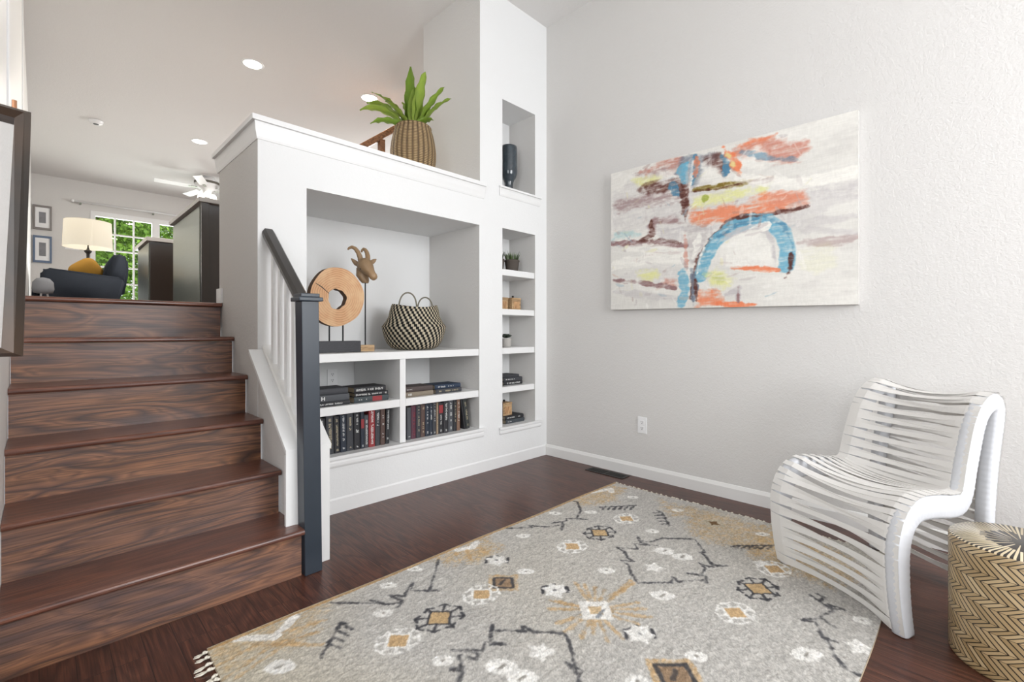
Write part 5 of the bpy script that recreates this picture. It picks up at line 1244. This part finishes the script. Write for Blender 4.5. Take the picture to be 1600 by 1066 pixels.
# armchair
ac = thing('armchair', (.42, 8.3, ZU), 'dark navy low armchair with tall rounded back on the upper level', 'armchair')
M['navy_fab'] = plain('navy_upholstery', (.016, .022, .034, 1), .9, bump=.4, bscale=200, var=.15)
def softprism(outline, y0, y1, mat, nm, par, bev=.03):
    bm = BM(); prism(bm, [(x, y0, z) for x, z in outline], (0, y1-y0, 0)); bmesh.ops.bevel(bm, geom=bm.edges[:], offset=bev, segments=3, affect='EDGES'); return obj(nm, bm, mat, par, smooth=True)
z0 = ZU
for yy in (7.92, 8.62): softprism([(.0, z0+.08), (.70, z0+.06), (.80, z0+.50), (.76, z0+.535), (.06, z0+.60), (.01, z0+.56)], yy, yy+.14, M['navy_fab'], 'armrest', ac)
softprism([(.04, z0+.14), (.66, z0+.12), (.66, z0+.36), (.04, z0+.42)], 8.065, 8.615, M['navy_fab'], 'seat', ac)
softprism([(-.07, z0+.12), (.005, z0+.12), (.015, z0+.30), (-.02, z0+.38), (-.06, z0+.36)], 8.0, 8.6, M['navy_fab'], 'front_roll', ac)
softprism([(.56, z0+.30), (.60, z0+.62), (.66, z0+.80), (.72, z0+.87), (.79, z0+.87), (.84, z0+.80), (.85, z0+.62), (.80, z0+.30)], 8.08, 8.60, M['navy_fab'], 'backrest', ac, .035)
for x, y in ((.08, 8.0), (.62, 8.0), (.08, 8.66), (.62, 8.66)): obj('leg', tube(BM(), [(x, y, ZU+.0005), (x, y, ZU+.10)], [.012, .018], 10), M['black_rail'], ac)
bm = BM(); bmesh.ops.create_uvsphere(bm, u_segments=24, v_segments=14, radius=1)
for v in bm.verts:
    c = v.co; px_ = math.copysign(abs(c.x)**.55, c.x)*.16; pz = math.copysign(abs(c.z)**.55, c.z)*.16; v.co = Vector((px_, c.y*.07, pz))
bmesh.ops.rotate(bm, verts=bm.verts, cent=(0,0,0), matrix=Matrix.Rotation(.9, 3, 'Y') @ Matrix.Rotation(.5, 3, 'Z')); bmesh.ops.translate(bm, verts=bm.verts, vec=(.44, 8.34, ZU+.62))
setp(obj('throw_pillow', bm, plain('mustard_velvet', (.52, .27, .035, 1), .8, bump=.3, var=.25), smooth=True), 'mustard yellow cushion in the navy armchair', 'cushion')
# floor lamp
fl_ = thing('floor_lamp', (.495, 9.05, ZU), 'dark floor lamp with white drum shade behind the navy armchair', 'lamp')
lz0, lz1, LX, LY = 2.245, 2.615, .495, 9.05
bm = BM(); lathe(bm, (LX, LY, ZU+.0005), [(.14, 0), (.14, .015), (.03, .03)], 32); obj('base', bm, M['black_metal'], fl_, smooth=True)
bm = BM(); lathe(bm, (LX, LY, ZU), [(.014, .02), (.014, .80), (.022, .82), (.022, .84), (.016, .86), (.020, .94), (.040, .965), (.046, .985), (.018, 1.0), (.008, 1.04), (.008, 1.12)], 16); obj('pole', bm, M['vent_metal'], fl_, smooth=True)
t = NT('lit_linen_shade'); t.set(.9); t.col((.80,.77,.70,1)); t.b.inputs['Emission Color'].default_value = (1,.90,.72,1); t.b.inputs['Emission Strength'].default_value = .35
bm = BM(); lathe(bm, (LX, LY, lz0), [(.272, 0), (.258, lz1-lz0)], 48, cap=False); bmesh.ops.solidify(bm, geom=bm.faces[:], thickness=.003); obj('lamp_shade', bm, t.m, fl_, smooth=True)
bm = BM(); bmesh.ops.create_icosphere(bm, subdivisions=2, radius=.035, matrix=Matrix.Translation((LX, LY, lz0+.17))); t = NT('lit_bulb'); t.col((0,0,0,1)); t.b.inputs['Emission Color'].default_value = (1,.85,.62,1); t.b.inputs['Emission Strength'].default_value = 18; obj('bulb', bm, t.m, fl_, smooth=True)
# curtain rod
cr = thing('curtain_rod', (1.25, YF-.07, 3.24), 'white curtain rod on the far wall above the gridded window', 'curtain rod')
obj('rod', tube(BM(), [(.40, YF-.07, 3.26), (2.9, YF-.07, 3.26)], .016, 10), M['plate'], cr, smooth=True)
for x in (.40,): 
    bm = BM(); bmesh.ops.create_icosphere(bm, subdivisions=2, radius=.026, matrix=Matrix.Translation((x, YF-.07, 3.26))); obj('finial', bm, M['plate'], cr, smooth=True)
for x in (.50, 1.50, 2.6): obj('bracket', box(BM(), x-.012, x+.012, YF-.075, YF-.001, 3.22, 3.25), M['steel'], cr)
o, N_, S_, c = outlet('light_switch', (.40, YF-.0005, 2.50), (0,-1,0), (1,0,0), 'white triple light switch plate on far wall left of the lamp', 'switch', w=.09, h=.06)
for dx in (-.045, 0, .045): obj('toggle', obox(BM(), c+N_*.011+S_*dx, S_, N_, (0,0,1), .005, .005, .010), M['plate'], o)
# framed pictures at the far left
for z0_, z1_, lb, k in ((2.72, 3.12, 'upper of two small dark framed pictures on far wall', 0), (2.18, 2.62, 'lower of two small framed pictures on far wall, above the armchair', 1)):
    o = thing('framed_picture', (.06, YF-.03, z0_), lb, 'picture')
    obj('picture_frame', cells(BM(), [-.07, -.045, .125, .15], [YF-.03, YF-.001], [z0_, z0_+.035, z1_-.035, z1_], lambda x,y,z: not (-.045<x<.125 and z0_+.035<z<z1_-.035)), plain('grey_frame', (.22,.20,.19,1), .5) if k == 0 else plain('blue_grey_frame', (.12,.17,.26,1), .5), o)
    obj('mat_board', box(BM(), -.045, .125, YF-.02, YF-.015, z0_+.035, z1_-.035), M['plate'], o)
    obj('print', box(BM(), .0, .08, YF-.0225, YF-.0205, z0_+.11, z1_-.11), plain('grey_print', (.30,.30,.32,1), .7, var=.6), o)
# small grey stool by the left wall
o = thing('pouf_stool', (-.02+.06, 6.9, ZU), 'small grey stool with pale legs between mirror frame and armchair', 'stool')
bm = BM(); lathe(bm, (.03, 6.9, ZU+.22), [(.02, 0), (.075, .01), (.085, .05), (.08, .12), (.05, .16), (.01, .17)], 24); obj('seat', bm, plain('grey_fabric', (.28,.29,.31,1), .9, bump=.4), o, smooth=True)
for a in (0, 2.1, 4.2): obj('leg', tube(BM(), [(.03+.03*math.cos(a), 6.9+.03*math.sin(a), ZU+.23), (.03+.06*math.cos(a), 6.9+.06*math.sin(a), ZU+.0005)], .008, 8), M['plate'], o)
# recessed lights with their lamps
em = NT('lit_downlight'); em.col((0,0,0,1)); em.b.inputs['Emission Color'].default_value = (1,.95,.86,1); em.b.inputs['Emission Strength'].default_value = 14
for x, y, lb in ((1.458, 4.99, 'recessed ceiling light nearest the stair wall, left of the plant'), (2.58, 4.80, 'recessed ceiling light partly behind the plant leaves'), (1.54, 7.53, 'recessed ceiling light farther back, above the kitchen units')):
    o = thing('recessed_light', (x, y, ZC), lb, 'ceiling light', 'recessed lights in upper ceiling')
    bm = BM(); lathe(bm, (x, y, ZC-.006), [(.098, .0055), (.098, .002), (.080, 0), (.078, .0055)], 40, cap=False); bmesh.ops.recalc_face_normals(bm, faces=bm.faces[:]); obj('trim_ring', bm, M['plate'], o, smooth=True)
    bm = BM(); lathe(bm, (x, y, ZC-.004), [(.079, 0), (.079, .003)], 40); obj('light_lens', bm, em.m, o)
    l = bpy.data.lights.new('downlight', 'AREA'); l.shape = 'DISK'; l.size = .15; l.energy = 30; l.color = (1, .94, .86); lo = bpy.data.objects.new('downlight', l); lo.location = (x, y, ZC-.012); COL.objects.link(lo)
o = thing('smoke_detector', (.493, 7.69, ZC), 'small round white smoke detector on the upper ceiling', 'smoke detector')
bm = BM(); lathe(bm, (.493, 7.69, ZC-.042), [(.045, 0), (.062, .012), (.068, .03), (.072, .0415)], 32); obj('housing', bm, M['plate'], o, smooth=True)
bm = BM(); lathe(bm, (.493, 7.69, ZC-.0435), [(.028, 0), (.028, .002)], 24); obj('sensor_grille', bm, M['slot'], o)
# ceiling fan
FX, FY = 1.99, 9.2; fn = thing('ceiling_fan', (FX, FY, ZC), 'white ceiling fan with small lights beyond the tall kitchen unit', 'ceiling fan')
bm = BM(); lathe(bm, (FX, FY, 0), [(.10, ZC-.0005), (.11, ZC-.04), (.17, ZC-.06), (.185, ZC-.13), (.14, ZC-.19), (.07, ZC-.22), (.06, ZC-.28)][::-1], 32); obj('motor_housing', bm, M['plate'], fn, smooth=True)
obj('vent_band', lathe(BM(), (FX, FY, 0), [(.186, ZC-.125), (.186, ZC-.085)], 32, cap=False), plain('fan_vent_band', (.12,.11,.09,1), .5), fn)
for k in range(5):
    a = 2*PI*k/5+.55; d = Vector((math.cos(a), math.sin(a), 0)); s_ = Vector((-math.sin(a), math.cos(a), .22)).normalized(); u = d.cross(s_)
    bl = obj('blade', obox(BM(), Vector((FX, FY, ZC-.185))+d*.47, d, s_, u, .24, .062, .004, .003), M['plate'], fn)
    obj('blade_iron', obox(BM(), Vector((FX, FY, ZC-.19))+d*.20, d, s_, u, .06, .018, .004), M['steel'], fn)
t = NT('lit_glass_shade'); t.col((.9,.9,.86,1)); t.b.inputs['Emission Color'].default_value = (1,.95,.85,1); t.b.inputs['Emission Strength'].default_value = 1.4
for k in range(3):
    a = 2*PI*k/3+.3; c = Vector((FX+.10*math.cos(a), FY+.10*math.sin(a), ZC-.34)); bm = BM(); lathe(bm, c, [(.055, 0), (.045, .05), (.02, .08)], 20); obj('glass_shade', bm, t.m, fn, smooth=True)
# stair railing going up behind the plant
rl = thing('upper_stair_railing', (2.4, 4.7, ZU), 'honey oak handrail with dark posts rising behind the plant', 'railing')
rp = lambda t_: Vector((lerp(2.16, 2.95, t_), lerp(4.80, 4.58, t_), lerp(2.80, 3.42, t_)))
d = (rp(1)-rp(0)).normalized(); s_ = d.cross(UPV).normalized(); u = s_.cross(d)
obj('handrail', obox(BM(), (rp(0)+rp(1))/2, d, s_, u, (rp(1)-rp(0)).length/2, .035, .032, .008), M['rail_wood'], rl)
for t_ in (.10, .62): 
    p = rp(t_); obj('post', box(BM(), p.x-.030, p.x+.030, p.y-.030, p.y+.030, ZU+.0005, p.z-.036, .003), M['rail_wood'], rl)
for t_ in (.36, .88):
    p = rp(t_); obj('baluster', tube(BM(), [(p.x, p.y, ZU+.0005), (p.x, p.y, p.z-.035)], .008, 8), M['black_metal'], rl)
# ---------------- outside the far window ----------------
st('ground_outside', box(BM(), -30, 40, YF+.15, 60, .6, .7), plain('lawn', (.09, .16, .04, 1), .9, var=.5), origin=(0,0,0))
t = NT('summer_foliage'); t.set(.6, 0, .2); oi = t.n('ShaderNodeObjectInfo'); v = t.coord()
t.col(t.ramp(t.noise(v, 1.2, 5, .7), [(.3, (.05,.12,.015)), (.55, (.17,.30,.035)), (.75, (.36,.50,.09))])); M['foliage'] = t.m
def tree(x, y, zb, h, r, seed, label):
    o = thing('leafy_tree', (x, y, zb), label, 'tree', 'trees outside the far window'); rr = random.Random(seed); g = np.random.RandomState(seed)
    bm = BM(); tube(bm, [(x, y, zb), (x+.1, y, zb+h*.3), (x-.1, y+.1, zb+h*.6), (x, y, zb+h*.85)], [.22, .17, .11, .05], 10)
    for k in range(9):
        a = rr.uniform(0, 2*PI); zz_ = zb+h*rr.uniform(.25, .75); tube(bm, [(x, y, zz_), (x+math.cos(a)*r*.4, y+math.sin(a)*r*.4, zz_+.5), (x+math.cos(a)*r*.8, y+math.sin(a)*r*.8, zz_+.9)], [.07, .045, .02], 6)
    obj('trunk', bm, bark, o)
    N = 26000; P = g.normal(size=(N, 3)); P /= np.linalg.norm(P, axis=1)[:, None]; R = g.rand(N)**.45
    P = P*R[:, None]*np.array([r, r, h*.5])+np.array([x, y, zb+h*.55]); P += g.normal(size=(N, 3))*.12
    A = g.normal(size=(N, 3)); A /= np.linalg.norm(A, axis=1)[:, None]; B = np.cross(A, g.normal(size=(N, 3))); B /= np.linalg.norm(B, axis=1)[:, None]
    sz = (.035+.05*g.rand(N))[:, None]; V = np.stack([P-A*sz, P-B*sz*.5, P+A*sz, P+B*sz*.5], 1).reshape(-1, 3)-np.array([x, y, zb])
    me = bpy.data.meshes.new('foliage'); me.vertices.add(len(V)); me.vertices.foreach_set('co', V.astype(np.float32).ravel()); q = np.arange(N*4, dtype=np.int32)
    me.loops.add(N*4); me.loops.foreach_set('vertex_index', q); me.polygons.add(N); me.polygons.foreach_set('loop_start', np.arange(N, dtype=np.int32)*4); me.update(calc_edges=True); me.materials.append(M['foliage'])
    f = bpy.data.objects.new('foliage', me); COL.objects.link(f); f.parent = o
tree(.7, 17.0, .7, 6.0, 2.0, 1, 'leafy green tree outside filling the left panes of the far window')
tree(5.2, 18.5, .7, 6.5, 2.2, 2, 'leafy green tree outside seen through the right panes of the far window')
tree(3.0, 23.5, .7, 7.5, 2.8, 3, 'leafy green tree farther back between the other two outside')
tree(-3.2, 22.5, .7, 7.0, 2.6, 4, 'leafy green tree outside far left, half hidden by the wall')
sun = bpy.data.lights.new('sun', 'SUN'); sun.energy = 3.2; sun.angle = .01; so = bpy.data.objects.new('sun', sun); so.rotation_euler = (math.radians(52), 0, math.radians(35)); so.location = (0, 0, 20); COL.objects.link(so)
